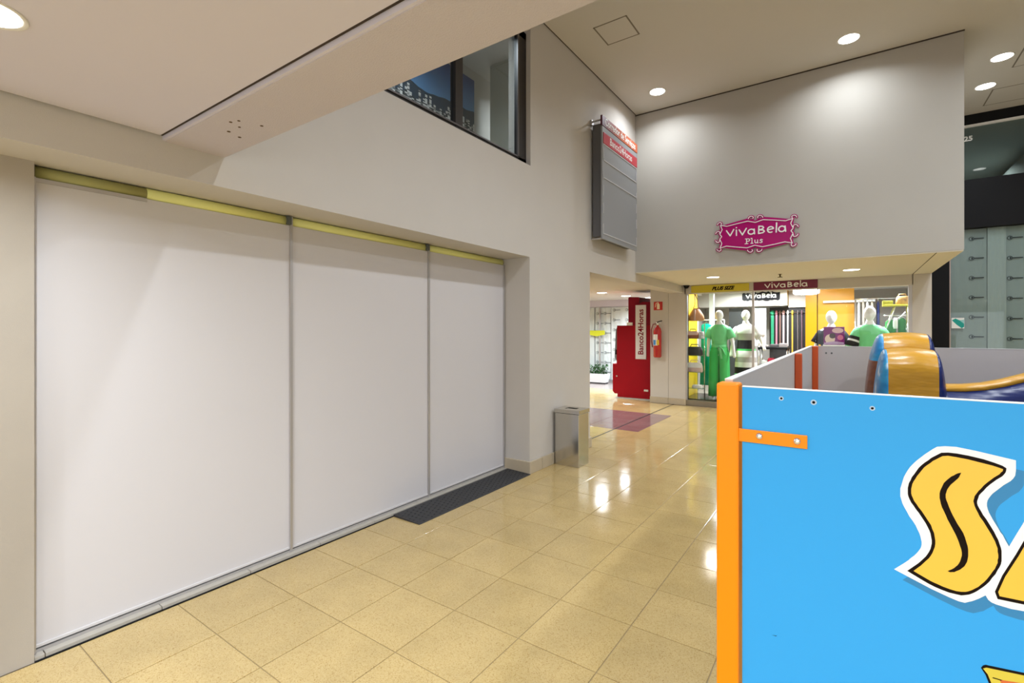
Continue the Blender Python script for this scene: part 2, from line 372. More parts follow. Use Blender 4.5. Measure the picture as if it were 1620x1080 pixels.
obj('glass_pane', MB().box(-3.02, -3.014, 3.49, 4.41, 3.50, 4.84), M_GLASSD, wu)
obj('frame_lip', MB().box(-2.99, -2.975, 4.375, 4.40, 3.48, 4.88).box(-2.99, -2.975, 1.0, 4.4, 3.485, 3.50), mat('frame_lip', (0.12, 0.11, 0.11), 0.35, 0.4), wu)

# baseboard along the left wall, tile by tile
bb = struct('baseboard_left', MB().box(XW, XW+0.012, 4.55, 6.07, 0, 0.125), M_GROUT)
ys = [4.525, 4.78, 5.00, 5.22, 5.44, 5.66, 5.88, 6.08]
for a, b in zip(ys, ys[1:]):
    obj('baseboard_tile', MB().cbox(XW, XW+0.022, a+0.003, b-0.003, 0, 0.135, 0.004), M_BASE, bb)
obj('baseboard_tile', MB().cbox(-3.26, XW+0.02, 4.520, 4.541, 0, 0.135, 0.004), M_BASE, bb)
obj('baseboard_tile', MB().cbox(-3.6, XW+0.02, 6.06, 6.08, 0, 0.135, 0.004), M_BASE, bb)
# stone threshold under the blinds
th = struct('trim_6', MB().box(-3.46, -3.235, 0.60, 4.53, 0, 0.008), M_GROUT)
ys = [0.60, 0.64, 1.13, 1.63, 2.14, 2.64, 3.14, 3.64, 4.14, 4.52]
for a, b in zip(ys, ys[1:]):
    obj('threshold_stone', MB().cbox(-3.45, -3.226, a+0.002, b-0.002, 0.002, 0.020, 0.0012), M_TRIMSTONE, th)
obj('gap_strip', MB().box(-3.2262, -3.214, 0.60, 4.52, 0, 0.003), M_BLACK, th)
obj('bottom_rail', MB().box(-3.30, -3.268, 0.60, 4.53, 0.018, 0.034), M_ALU, th)

# ------------------------------------------------------------------ floor: bed + tiles one by one
fl = struct('floor', MB().box(-9.4, 7.0, -4.7, 16.0, -0.2, -0.004), M_GROUT)
P = 0.44; X0 = -2.736; Y0 = 0.766
def tile_mesh(name, x0, x1, y0, y1):
    g = 0.0022; c = 0.0025; m = MB()
    xs = (x0+g, x1-g); yy = (y0+g, y1-g)
    vs = [(xs[0], yy[0], -0.012), (xs[1], yy[0], -0.012), (xs[1], yy[1], -0.012), (xs[0], yy[1], -0.012)]
    vs += [(x, y, -0.0015) for x, y, _ in vs[:4]]
    vs += [(xs[0]+c, yy[0]+c, 0), (xs[1]-c, yy[0]+c, 0), (xs[1]-c, yy[1]-c, 0), (xs[0]+c, yy[1]-c, 0)]
    fs = [(8, 9, 10, 11), (3, 2, 1, 0)] + [(4+i, 4+(i+1) % 4, 8+(i+1) % 4, 8+i) for i in range(4)] + [(i, (i+1) % 4, 4+(i+1) % 4, 4+i) for i in range(4)]
    m.add(vs, fs); return m
def mesh_of(mb, m):
    me = bpy.data.meshes.new('floor_tile'); me.from_pydata(mb.v, [], mb.f); me.materials.append(m); return me
base_me = {k: mesh_of(tile_mesh('t', -P/2, P/2, -P/2, P/2), m) for k, m in (('b', M_TILE), ('p', M_TILEP), ('g', M_TILEG))}
sa, ca = math.sin(math.atan2(536, 768)), math.cos(math.atan2(536, 768))
cand = []
for i in range(-15, 22):
    for j in range(-11, 31):
        x0, y0 = X0+i*P, Y0+j*P; x, y = x0+P/2, y0+P/2
        if y < 6.05 and x < -3.0: continue
        if x < -9.0 or y > 13.75 or x > 6.7: continue
        if y > 10.6 and x > -3.7: continue
        fw = -sa*x + ca*y; rt = ca*x + sa*y
        inview = fw > 0.5 and abs(rt/fw) < 1.25 and 1.6/fw < 0.85
        if y > 6 and x < XW and inview: inview = -0.02 < (rt/fw) < 0.33 and (x/y) > -0.60
        if inview and x > -0.25 and y > 1.35: inview = False
        kind = 'b'
        if x < -2.736 and x > -5.0 and 7.366 < y < 9.126: kind = 'p'
        if x < -3.0 and y > 12.4: kind = 'g'
        cand.append((0 if inview else 1, fw, x, y, kind))
cand.sort()
rest = {'b': MB(), 'p': MB(), 'g': MB()}
cnt = 0
for nv, fw, x, y, k in cand:
    edge = (x - P/2 < -2.8 and y < 6.06)                       # cut tiles along the wall
    cut_y = y + P/2 > 10.57 and x > -3.64
    if nv == 0 and cnt < 290:
        cnt += 1
        if edge or cut_y:
            xa = -3.214 if y < 4.54 else XW
            xb = X0 if edge else x+P/2
            if not edge: xa = x-P/2
            yb = min(y+P/2, 10.565) if cut_y else y+P/2
            o = obj('floor_tile', tile_mesh('t', xa, xb, y-P/2, yb), M_TILE, fl)
        else:
            o = bpy.data.objects.new('floor_tile', base_me[k]); C.objects.link(o); o.location = (x, y, 0); o.parent = fl
    else:
        t = tile_mesh('t', x-P/2, x+P/2, y-P/2, y+P/2); rest[k].add(t.v, t.f)
for k, m in (('b', M_TILE), ('p', M_TILEP), ('g', M_TILEG)):
    if rest[k].v:
        o = obj('floor_tiles', rest[k], m, fl); o['kind'] = 'stuff'
struct('trim_7', MB().box(-3.135, -3.115, 6.08, 10.55, -0.002, 0.0015), M_BLACK)     # expansion joint

# ------------------------------------------------------------------ lamps in the ceilings
def downlight(x, y, z, r, power, label, group, col=COOL, spread=150):
    t = thing('downlight', label, 'ceiling light', (x, y, z), group)
    ring = MB().lathe(x, y, [(r, z-0.001), (r+0.012, z-0.006), (r+0.016, z-0.004), (r+0.016, z+0.002)], 32)
    obj('trim_ring', ring, M_RING, t)
    obj('diffuser', MB().disc(x, y, z-0.004, z+0.001, r, 32), M_LAMPON, t)
    if power: area('lamp', (x, y, z-0.008), power, r*2, col, t, spread)
    return t
G1 = 'round downlights in the high ceiling'
downlight(-2.366, 7.18, 5.15, 0.105, POW_FACE, 'round lit downlight in high ceiling nearest the wall corner', G1)
downlight(-0.02, 7.21, 5.15, 0.105, POW_FACE, 'round lit downlight in high ceiling above middle of bulkhead', G1)
downlight(1.616, 8.84, 5.15, 0.105, POW_FACE, 'round lit downlight beside hatch joint, nearer of the right pair', G1)
downlight(1.61, 9.76, 5.15, 0.105, POW_FACE, 'round lit downlight close to black shop fascia, farther of right pair', G1)
for x, y in ((2.33, 7.2), (-0.02, 4.3), (2.33, 4.3), (-0.02, 2.2), (2.33, 2.2), (4.6, 4.3), (4.6, 7.2)):
    downlight(x, y, 5.15, 0.105, POW_HIGH, 'round downlight in the high ceiling outside the picture', G1)
G2 = 'round downlights in the low ceiling'
downlight(-2.225, 0.303, 2.60, 0.082, POW_LOW, 'large round downlight with white ring in low white ceiling at upper left', G2)
for x, y in ((-0.2, -0.3), (1.8, -0.3), (-2.165, -1.6), (-0.2, -1.6), (1.8, -1.6), (-2.165, -3.4), (-0.2, -3.4), (1.8, -3.4), (3.8, -1.0)):  # unseen downlights added to light the near part of the hall
    downlight(x, y, 2.60, 0.085, POW_LOW, 'added fill downlight in the low white ceiling outside the picture', G2)
G3 = 'round downlights under the bulkhead'
downlight(-2.01, 9.127, 2.535, 0.10, POW_SOFFIT, 'round lit downlight under bulkhead above yellow header sign', G3, WARM)
downlight(0.008, 9.226, 2.535, 0.105, POW_SOFFIT, 'round lit downlight under bulkhead towards its right end', G3, WARM)
G4 = 'round downlights in the side corridor'
downlight(-4.97, 10.94, 2.50, 0.12, POW_CORR, 'round lit downlight in side corridor ceiling, leftmost one in view', G4)
downlight(-4.91, 12.33, 2.50, 0.12, POW_CORR, 'round lit downlight in side corridor ceiling left of red machine top', G4)
downlight(-4.6, 13.3, 2.50, 0.12, POW_CORR, 'round lit downlight in side corridor ceiling just above red machine', G4)
for x, y in ((-4.9, 8.0), (-7.2, 9.0), (-7.2, 12.0)):
    downlight(x, y, 2.50, 0.12, POW_CORR, 'round downlight in the side corridor ceiling outside the picture', G4)
for x, y in ((-2.3, 11.4), (-0.3, 11.5), (0.5, 11.3), (-2.2, 12.8), (-1.2, 12.9)):
    downlight(x, y, 2.56, 0.06, POW_SHOP, 'small round spot in the dress shop ceiling', 'small spots in the dress shop ceiling', COOL, 170)
lt = thing('drum_lamp', 'wide tiered glowing drum lamp on the dress shop ceiling', 'ceiling light', (-0.77, 11.9, 2.56))
obj('shade', MB().disc(-0.77, 11.9, 2.46, 2.56, 0.30, 32), M_LAMPON, lt)
obj('diffuser', MB().lathe(-0.77, 11.9, [(0.24, 2.46), (0.24, 2.37), (0.20, 2.345)], 32), M_LAMPON, lt)
obj('trim_ring', MB().lathe(-0.77, 11.9, [(0.33, 2.47), (0.345, 2.475), (0.345, 2.49), (0.30, 2.495)], 32), mat('amber_ring', (0.9, 0.55, 0.1), 0.4, emit=0.8), lt)
area('upper_room_fill', (-3.7, 3.4, 5.34), 32, 0.2, COOL)  # unseen area lights added to brighten the upper room
area('upper_room_fill', (-3.75, 6.4, 5.34), 32, 0.2, COOL)
area('dim_shop_fill', (2.0, 13.6, 4.95), 45, 0.3, (0.9, 1.0, 0.97))  # unseen area light added to brighten the papered shop's interior

# ------------------------------------------------------------------ blinds in the left opening
def blind(y0, y1, label, unlit_to=None):
    t = thing('roller_blind', label, 'blind', (-3.28, (y0+y1)/2, 0.04), 'tall white roller blinds')
    obj('fabric', MB().box(-3.284, -3.278, y0, y1, 0.04, 2.342), M_BLIND, t)
    obj('bottom_bar', MB().cbox(-3.287, -3.272, y0, y1, 0.040, 0.056, 0.002), mat('blind_bar', (0.62, 0.60, 0.60), 0.5), t)
    zc, r = 2.373, 0.035
    ring = lambda y: [(-3.303 + r*math.cos(a*PI/8), y, zc + r*math.sin(a*PI/8)) for a in range(16)]
    ya = unlit_to or y0
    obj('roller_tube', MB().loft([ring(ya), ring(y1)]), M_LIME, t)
    if unlit_to:  # olive colour paints the unlit end of the lime tube
        o = obj('roller_tube', MB().loft([ring(y0), ring(ya)]), M_OLIVE, t); o['label'] = 'tube end coloured olive as unlit'
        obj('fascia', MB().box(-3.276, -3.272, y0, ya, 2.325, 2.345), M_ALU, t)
    return t
blind(0.612, 1.926, 'widest white roller blind at left, under lime tube with one end coloured as unlit', 1.074)
blind(1.944, 3.302, 'middle white roller blind hanging between two grey mullions')
blind(3.318, 4.515, 'right white roller blind above the black rubber mat')
shop = struct('window_5', MB().box(-3.30, -3.255, 0.600, 0.612, 0.022, 2.345), M_ALU)
for y in (1.935, 3.310):
    mu = obj('mullion', MB().box(-3.30, -3.262, y-0.009, y+0.009, 0.022, 2.405), M_ALU, shop)
    obj('clip', MB().box(-3.275, -3.25, y-0.035, y-0.006, 2.345, 2.402), M_DARKCLIP, mu)
obj('mullion', MB().box(-3.30, -3.262, 4.515, 4.527, 0.022, 2.345), M_ALU, shop)

# ------------------------------------------------------------------ rubber mat
rm = thing('rubber_ramp_mat', 'black studded rubber mat lying in front of the right blind', 'mat', (-3.05, 3.67, 0))
mx0, mx1, my0, my1 = -3.213, -2.905, 2.83, 4.515
obj('mat_body', MB().loft([[(mx0, y, 0), (mx1+0.005, y, 0), (mx1, y, 0.006), (mx0+0.02, y, 0.018), (mx0, y, 0.018)] for y in (my0, my1)], smooth=False), M_RUBBER, rm)
st = MB()
ny, nx = 34, 6
for a in range(ny):
    for b in range(nx):
        x = mx0+0.035+b*0.045+(0.022 if a % 2 else 0); y = my0+0.03+a*(my1-my0-0.06)/(ny-1)
        if x > mx1-0.015: continue
        zt = 0.018 - 0.012*(x-mx0-0.02)/(mx1-mx0-0.02)
        st.lathe(x, y, [(0.010, zt-0.001), (0.009, zt+0.003), (0.006, zt+0.005)], 7)
o = obj('studs', st, mat('rubber_stud', (0.018, 0.018, 0.02), 0.5), rm); o['kind'] = 'stuff'

# ------------------------------------------------------------------ steel litter bin
tb = thing('litter_bin', 'square brushed steel litter bin standing against the wall corner', 'bin', (-2.735, 5.17, 0))
x0, x1, y0, y1 = -2.893, -2.574, 5.035, 5.30
obj('body', MB().cbox(x0+0.003, x1-0.003, y0+0.003, y1-0.003, 0.0, 0.615, 0.004), M_STEEL, tb)
lid = MB(); a = 0.075
lid.box(x0-0.006, x1+0.006, y0-0.006, y0+a, 0.62, 0.662).box(x0-0.006, x1+0.006, y1-a, y1+0.006, 0.62, 0.662)
lid.box(x0-0.006, x0+0.09, y0+a, y1-a, 0.62, 0.662).box(x1-0.09, x1+0.006, y0+a, y1-a, 0.62, 0.662)
L = obj('lid', lid, M_STEEL, tb)
obj('opening', MB().box(x0+0.09, x1-0.09, y0+a, y1-a, 0.618, 0.630), M_BLACK, L)
obj('ash_tray', MB().cbox(x0+0.10, x1-0.10, y0+a+0.01, y0+a+0.055, 0.63, 0.658, 0.003), M_CHROME, L)
obj('shadow_groove', MB().box(x0+0.006, x1-0.006, y0+0.006, y1-0.006, 0.612, 0.622), M_BLACK, tb)

# ------------------------------------------------------------------ hanging direction sign on the left wall
ds = thing('direction_sign', 'tall grey wall directory sign with red banner high on the left wall', 'sign', (-2.75, 6.72, 2.83))
obj('panel', MB().cbox(-2.772, -2.75, 6.07, 7.36, 2.83, 4.36, 0.003), mat('sign_grey', (0.30, 0.31, 0.325), 0.45, 0.1), ds)
obj('back_box', MB().box(-2.90, -2.775, 6.09, 7.33, 2.87, 4.40), mat('sign_dark', (0.10, 0.10, 0.105), 0.5), ds)
obj('bracket', MB().box(-2.93, -2.752, 6.075, 6.10, 4.44, 4.455).box(-2.93, -2.90, 6.06, 6.12, 4.40, 4.47), M_ALU, ds)
obj('bracket', MB().box(-2.93, -2.752, 6.10, 6.14, 2.835, 2.85), M_ALU, ds)
hd = obj('header_band', MB().cbox(-2.775, -2.745, 6.06, 7.37, 4.362, 4.50, 0.003), mat('header_tmp', (0.3, 0.1, 0.1), 0.4), ds)
hm = bpy.data.materials.new('purple_to_orange_print'); hm.use_nodes = True; nt = hm.node_tree
tc = nt.nodes.new('ShaderNodeTexCoord'); sx = nt.nodes.new('ShaderNodeSeparateXYZ'); rp = nt.nodes.new('ShaderNodeValToRGB')
nt.links.new(tc.outputs['Generated'], sx.inputs[0]); nt.links.new(sx.outputs['Y'], rp.inputs[0]); nt.links.new(rp.outputs[0], nt.nodes['Principled BSDF'].inputs['Base Color'])
rp.color_ramp.elements[0].color = (0.11, 0.03, 0.06, 1); rp.color_ramp.elements[1].color = (0.50, 0.10, 0.03, 1)
e = rp.color_ramp.elements.new(0.6); e.color = (0.55, 0.12, 0.04, 1)
hd.data.materials[0] = hm
frW = frame((-2.745, 6.715, 4.395), (0, 1, 0), (0, 0, 1))
obj('lettering', text_mb('Corredor de Serviços', frW, 0.135, 0.0, 0.002, 0.002, xs=0.94), M_PRINTW, hd)
rb = obj('red_banner', MB().cbox(-2.765, -2.742, 6.10, 7.35, 4.13, 4.28, 0.003), mat('banner_red', (0.48, 0.012, 0.03), 0.4), ds)
frW = frame((-2.742, 6.715, 4.165), (0, 1, 0), (0, 0, 1))
obj('lettering', text_mb('Banco24Horas', frW, 0.140, 0.0, 0.002, 0.001, xs=1.0), M_PRINTW, rb)
for z in (4.118, 3.90, 3.665, 2.905):
    obj('divider', MB().box(-2.752, -2.744, 6.10, 7.34, z-0.006, z+0.006), mat('divider_grey', (0.55, 0.55, 0.56), 0.4), ds)
for y in (6.10, 7.335):
    for z0, z1 in ((3.64, 3.74), (3.42, 3.56), (3.18, 3.32), (2.91, 3.04), (3.92, 4.06)):
        obj('edge_clip', MB().box(-2.752, -2.744, y-0.006, y+0.006, z0, z1), mat('divider_grey', (0.55, 0.55, 0.56), 0.4), ds)

# ------------------------------------------------------------------ hand-drawn lettering used by the dress shop
def arc(cx, cy, rx, ry, a0, a1, n=9): return [(cx+rx*math.cos(math.radians(a0+(a1-a0)*i/n)), cy+ry*math.sin(math.radians(a0+(a1-a0)*i/n))) for i in range(n+1)]
SCRIPT = [  # strokes of v i v a B e l a in a box about 6.6 wide and 1 high
    [(0.0, 0.72), (0.38, 0.05), (0.72, 0.80)], [(0.98, 0.70), (1.00, 0.04)], [(0.97, 0.98), (0.99, 1.0)],
    [(1.25, 0.70), (1.58, 0.05), (1.95, 0.80)],
    arc(2.42, 0.34, 0.30, 0.30, 40, 400, 14), [(2.70, 0.62), (2.74, 0.05)],
    [(3.14, 0.92), (3.12, 0.05)], [(3.14, 0.92), (3.48, 0.86), (3.58, 0.70), (3.44, 0.54), (3.14, 0.48)], [(3.14, 0.48), (3.56, 0.42), (3.66, 0.25), (3.5, 0.10), (3.12, 0.05)],
    [(3.95, 0.38), (4.45, 0.48)] + arc(4.22, 0.40, 0.28, 0.34, 20, 300, 12),
    [(4.76, 1.12), (4.74, 0.04)],
    arc(5.24, 0.36, 0.29, 0.32, 40, 400, 14), [(5.52, 0.66), (5.58, 0.04)]]
def script_mb(fr, x, y, wdt, hgt, thick, d0, d1):
    m = MB()
    for st_ in SCRIPT: m.stroke([(x+u*wdt/5.58, y+v*hgt) for u, v in st_], thick, fr, d0, d1)
    return m

# magenta scroll sign on the bulkhead
vs_ = thing('scroll_sign', 'magenta shop name sign with white scrollwork edge on the beige bulkhead', 'sign', (-1.13, 7.74, 2.81))
fr = frame((-1.13, 7.75, 2.98), (1, 0, -0.02), (0.02, 0, 1))
top = [(-0.49, 0.165), (-0.42, 0.145), (-0.25, 0.175), (-0.10, 0.20), (0, 0.165), (0.10, 0.20), (0.25, 0.175), (0.42, 0.145), (0.49, 0.165)]
side = [(0.475, 0.09), (0.50, 0.03), (0.475, 0.0), (0.50, -0.03), (0.475, -0.09)]
top = [(x, y*1.17) for x, y in top]; side = [(x, y*1.17) for x, y in side]
poly = top + side + [(x, -y) for x, y in top[::-1]] + [(-x, y) for x, y in side[::-1]]
obj('plate', MB().prism(poly, fr, 0.001, 0.018), M_MAGENTA, vs_)
curlw = MB()
def curl(cx, cy, sx, sy, r=0.045):
    sp = [(cx+sx*r*(1-t/1.6)*math.cos(t*2.6), cy+sy*r*(1-t/1.6)*math.sin(t*2.6)) for t in [k*0.16 for k in range(9)]]
    obj('scroll', MB().stroke(sp, 0.034, fr, 0.0005, 0.014), M_MAGENTA, vs_); curlw.stroke(sp, 0.010, fr, 0.015, 0.0195)
for sx in (-1, 1):
    for sy in (-1, 1):
        curl(sx*0.47, sy*0.183, sx, sy); curl(sx*0.045, sy*0.226, sx, sy, 0.05); curl(sx*0.49, sy*0.052, sx, sy, 0.045)
bt = [(-0.47, 0.145), (-0.38, 0.125), (-0.25, 0.145), (-0.10, 0.165), (0, 0.14), (0.10, 0.165), (0.25, 0.145), (0.38, 0.125), (0.47, 0.145), (0.445, 0.09), (0.475, 0.03), (0.45, 0), (0.475, -0.03), (0.445, -0.09)]
bt = bt + [(x, -y) for x, y in bt[:9][::-1]] + [(-0.445, -0.09), (-0.475, -0.03), (-0.45, 0), (-0.475, 0.03), (-0.445, 0.09), (-0.47, 0.145)]
bt = [(x, y*1.17) for x, y in bt]
curlw.stroke(bt, 0.010, fr, 0.016, 0.0195)
obj('white_outline', curlw, M_PRINTW, vs_)
obj('lettering', script_mb(fr, -0.385, -0.005, 0.77, 0.120, 0.017, 0.018, 0.021), M_PRINTW, vs_)
pl = MB()   # "Plus" with small serifs
for st_ in ([(-.10, -.118), (-.10, -.062)], [(-.118, -.118), (-.082, -.118)], [(-.115, -.062), (-.072, -.064), (-.06, -.076), (-.072, -.09), (-.10, -.092)],
            [(-.035, -.06), (-.035, -.118)], [(-.048, -.118), (-.022, -.118)], [(-.048, -.06), (-.035, -.06)],
            [(-.0, -.082), (0, -.11), (.012, -.118), (.03, -.11)], [(.032, -.082), (.032, -.118), (.04, -.118)],
            [(.09, -.086), (.072, -.08), (.06, -.09), (.085, -.103), (.085, -.114), (.068, -.119), (.056, -.113)]):
    pl.stroke([(x*1.1, y*1.25+.015) for x, y in st_], 0.0105, fr, 0.018, 0.021)
obj('lettering', pl, M_PRINTW, vs_)

# header signs of the dress shop
hs = thing('header_sign', 'yellow header sign above the left shop window with black slanted lettering', 'sign', (-2.2, 10.55, 2.38))
obj('plate', MB().cbox(-2.76, -1.65, 10.55, 10.572, 2.375, 2.525, 0.003), M_YSIGN, hs)
fr = frame((-2.14, 10.55, 2.415), (1, 0, 0), (0, 0, 1))
obj('lettering', text_mb('PLUS SIZE', fr, 0.095, 0.0, 0.002, 0.005, 0.35, xs=1.0), M_PRINTK, hs)
hs = thing('header_sign', 'maroon header sign over the shop entrance with white hand lettering', 'sign', (-1.03, 10.55, 2.38))
obj('plate', MB().cbox(-1.57, -0.50, 10.55, 10.572, 2.375, 2.532, 0.003), M_MAROON, hs)
fr = frame((-1.03, 10.55, 2.39), (1, 0, 0), (0, 0, 1))
obj('lettering', script_mb(fr, -0.34, 0.02, 0.70, 0.10, 0.017, 0.0, 0.002), M_PRINTW, hs)
hs = thing('brush_sign', 'black ragged sign with white hand lettering on the shop inner bulkhead', 'sign', (-1.83, 13.38, 2.30))
fr = frame((-1.83, 13.40, 2.44), (1, 0, 0), (0, 0, 1))
rag = [(-0.42+0.84*i/20, 0.085+random.uniform(-.02, .025)) for i in range(21)] + [(0.42-0.84*i/20, -0.105+random.uniform(-.03, .02)) for i in range(21)]
obj('plate', MB().prism(rag, fr, 0.001, 0.02), M_BLACK, hs)
obj('lettering', script_mb(fr, -0.33, -0.05, 0.66, 0.11, 0.024, 0.02, 0.023), M_WHITE, hs)

# sprinkler + security camera under the bulkhead
sp_ = thing('sprinkler', 'small brass fire sprinkler hanging under the bulkhead', 'sprinkler', (-0.975, 9.26, 2.535))
obj('stem', MB().disc(-0.975, 9.26, 2.49, 2.535, 0.012, 10), mat('brass', (0.20, 0.14, 0.07), 0.4, 0.8), sp_)
obj('deflector', MB().disc(-0.975, 9.26, 2.478, 2.486, 0.035, 12), _m['brass'], sp_)
obj('flange', MB().disc(-0.975, 9.26, 2.528, 2.535, 0.03, 12), _m['brass'], sp_)
sc_ = thing('security_camera', 'small black dome camera in the soffit corner above the yellow sign', 'camera', (-2.84, 10.49, 2.535))
obj('dome', MB().lathe(-2.84, 10.49, [(0.055, 2.535), (0.052, 2.50), (0.035, 2.475), (0.012, 2.468)], 16), M_BLACK, sc_)
obj('mount', MB().disc(-2.84, 10.49, 2.522, 2.535, 0.07, 16), mat('mount_grey', (0.06, 0.06, 0.06), 0.5), sc_)

# ------------------------------------------------------------------ red cash machine in the corridor
at = thing('cash_machine', 'tall red cash machine seen side on in the corridor entrance', 'cash machine', (-4.1, 11.1, 0))
def yprism(poly, y0, y1, fr0=None):
    f = frame((0, y0, 0), (1, 0, 0), (0, 0, 1)); return MB().prism(poly, f, 0, -(y1-y0))
obj('lower_cabinet', yprism([(-4.50, 0.03), (-3.67, 0.03), (-3.67, 0.80), (-4.62, 0.80), (-4.62, 0.16), (-4.57, 0.10), (-4.50, 0.10)], 10.78, 11.55), M_RED, at)
obj('middle_cabinet', yprism([(-4.52, 0.80), (-3.67, 0.80), (-3.67, 1.70), (-4.51, 1.70)], 10.78, 11.55), M_RED, at)
obj('rear_tower', yprism([(-4.24, 1.70), (-3.98, 1.70), (-3.98, 2.335), (-4.0, 2.35), (-4.22, 2.36), (-4.24, 2.34)], 10.80, 11.55), M_DRED, at)
obj('front_tower', yprism([(-4.12, 1.70), (-3.67, 1.70), (-3.67, 2.17), (-3.72, 2.23), (-3.90, 2.235), (-3.98, 2.19), (-4.12, 2.18)], 10.775, 11.5), M_DRED, at)
obj('shelf', MB().box(-4.27, -4.13, 10.77, 11.0, 1.70, 1.77), M_WHITE, at)
obj('plinth', MB().box(-4.52, -3.69, 10.80, 11.5, 0, 0.05), M_WHITE, at)
obj('screen_housing', yprism([(-4.58, 0.95), (-4.515, 0.85), (-4.51, 1.68), (-4.55, 1.60)], 10.80, 11.5), mat('housing_grey', (0.16, 0.17, 0.18), 0.4), at)
obj('keypad', yprism([(-4.56, 1.02), (-4.50, 1.02), (-4.50, 1.12), (-4.55, 1.14)], 10.785, 11.3), M_BLACK, at)
sg = obj('sign_strip', MB().cbox(-4.055, -3.805, 10.762, 10.782, 0.93, 2.165, 0.004), mat('strip_white', (0.72, 0.70, 0.70), 0.4), at)
fr = frame((-3.872, 10.762, 1.55), (0, 0, 1), (-1, 0, 0))
obj('lettering', text_mb('Banco24Horas', fr, 0.175, 0.0, 0.002, 0.0035, xs=1.0), M_DRED, sg)
obj('lock', MB().box(-3.86, -3.76, 10.772, 10.785, 0.20, 0.245), M_CHROME, at)
obj('lock', MB().box(-4.53, -4.50, 10.772, 10.785, 0.50, 0.53), M_CHROME, at)

# fire extinguisher and its sign
fe = thing('fire_extinguisher', 'red fire extinguisher with blue and white label hung on the wall', 'extinguisher', (-3.45, 10.48, 1.0))
ex, ey = -3.45, 10.475
obj('cylinder', MB().lathe(ex, ey, [(0.07, 1.0), (0.085, 1.02), (0.085, 1.56), (0.07, 1.63), (0.035, 1.67), (0.028, 1.70)], 20), mat('extinguisher_red', (0.45, 0.012, 0.012), 0.25, coat=0.3), fe)
hd_ = obj('valve', MB().lathe(ex, ey, [(0.025, 1.69), (0.03, 1.74), (0.02, 1.76)], 12).box(ex-0.02, ex+0.08, ey-0.012, ey+0.012, 1.745, 1.76), M_CHROME, fe)
obj('lever', MB().tube([(ex-0.01, ey, 1.765), (ex+0.05, ey, 1.785), (ex+0.10, ey, 1.795)], 0.011, 8), M_BLACK, fe)
obj('hose', MB().tube([(ex-0.02, ey, 1.73), (ex-0.09, ey-0.02, 1.72), (ex-0.13, ey-0.02, 1.60), (ex-0.125, ey-0.02, 1.35), (ex-0.10, ey-0.03, 1.22)], 0.012, 8), mat('hose_red', (0.20, 0.02, 0.03), 0.5), fe)
def wrap(z0, z1, a0, a1, r=0.0862):
    return MB().loft([[(ex+r*math.cos(math.radians(a0+(a1-a0)*k/8)), ey+r*math.sin(math.radians(a0+(a1-a0)*k/8)), z) for k in range(9)] for z in (z0, z1)], False, closed=False)
obj('label_sticker', wrap(1.26, 1.50, 195, 290), M_WHITE, fe)
obj('label_sticker', wrap(1.27, 1.38, 200, 262, 0.087), mat('sticker_blue', (0.05, 0.25, 0.60), 0.4), fe)
obj('label_sticker', wrap(1.27, 1.38, 275, 310, 0.087), mat('sticker_yellow', (0.75, 0.50, 0.03), 0.4), fe)
obj('wall_hook', MB().box(ex-0.03, ex+0.03, ey+0.05, 10.57, 1.62, 1.66), M_CHROME, fe)
es = thing('extinguisher_sign', 'square red sign with pale extinguisher symbol above the extinguisher', 'sign', (-3.465, 10.56, 2.03))
obj('plate', MB().cbox(-3.56, -3.37, 10.558, 10.57, 2.03, 2.215, 0.002), mat('sign_red', (0.50, 0.02, 0.015), 0.4), es)
fr = frame((-3.465, 10.558, 2.12), (1, 0, 0), (0, 0, 1))
obj('symbol', MB().prism([(-.025, -.07), (.035, -.07), (.035, .03), (.02, .055), (-.01, .055), (-.025, .03)], fr, 0, 0.002).stroke([(.005, .055), (.005, .075), (-.045, .06), (-.06, -.02)], 0.013, fr, 0, 0.002), mat('symbol_cream', (0.85, 0.75, 0.55), 0.5), es)

# white planter by the far storefront
plt = thing('planter_trough', 'white planter trough of green leafy plants at the far corridor storefront', 'planter', (-6.25, 13.45, 0))
pr = lambda z, d: [(-6.9+d, 13.3+d, z), (-5.93-d, 13.3+d, z), (-5.93-d, 13.62-d, z), (-6.9+d, 13.62-d, z)]
obj('trough', MB().loft([pr(0.03, 0.03), pr(0.29, 0.0), pr(0.29, 0.025), pr(0.25, 0.03)], True, smooth=False), M_WHITE, plt)
obj('base', MB().box(-6.86, -5.97, 13.34, 13.58, 0, 0.03), M_BLACK, plt)
lf = MB()
for k in range(480):
    x = random.uniform(-6.85, -5.96); y = random.uniform(13.33, 13.6); h = random.uniform(0.28, 0.56) - 0.05*abs(math.sin(x*9))
    d = Vector((random.uniform(-1, 1), random.uniform(-1, .6), random.uniform(.1, 1))).normalized(); s_ = d.cross(Vector((0.3, 0.2, 1))).normalized()
    l_ = random.uniform(.06, .11); p0 = Vector((x, y, h))
    lf.add([p0, p0+d*l_*.5+s_*l_*.28, p0+d*l_, p0+d*l_*.5-s_*l_*.28], [(0, 1, 2, 3)])
o = obj('foliage', lf, mat('leaf_green', (0.035, 0.13, 0.03), 0.5, noise=0.4, nscale=8), plt); o['kind'] = 'stuff'
sm = MB()
for k in range(26):
    x = random.uniform(-6.8, -6.02); sm.tube([(x, 13.46, 0.25), (x+random.uniform(-.05, .05), 13.44, 0.45)], 0.006, 5)
o = obj('stems', sm, mat('stem_green', (0.05, 0.10, 0.03), 0.6), plt); o['kind'] = 'stuff'

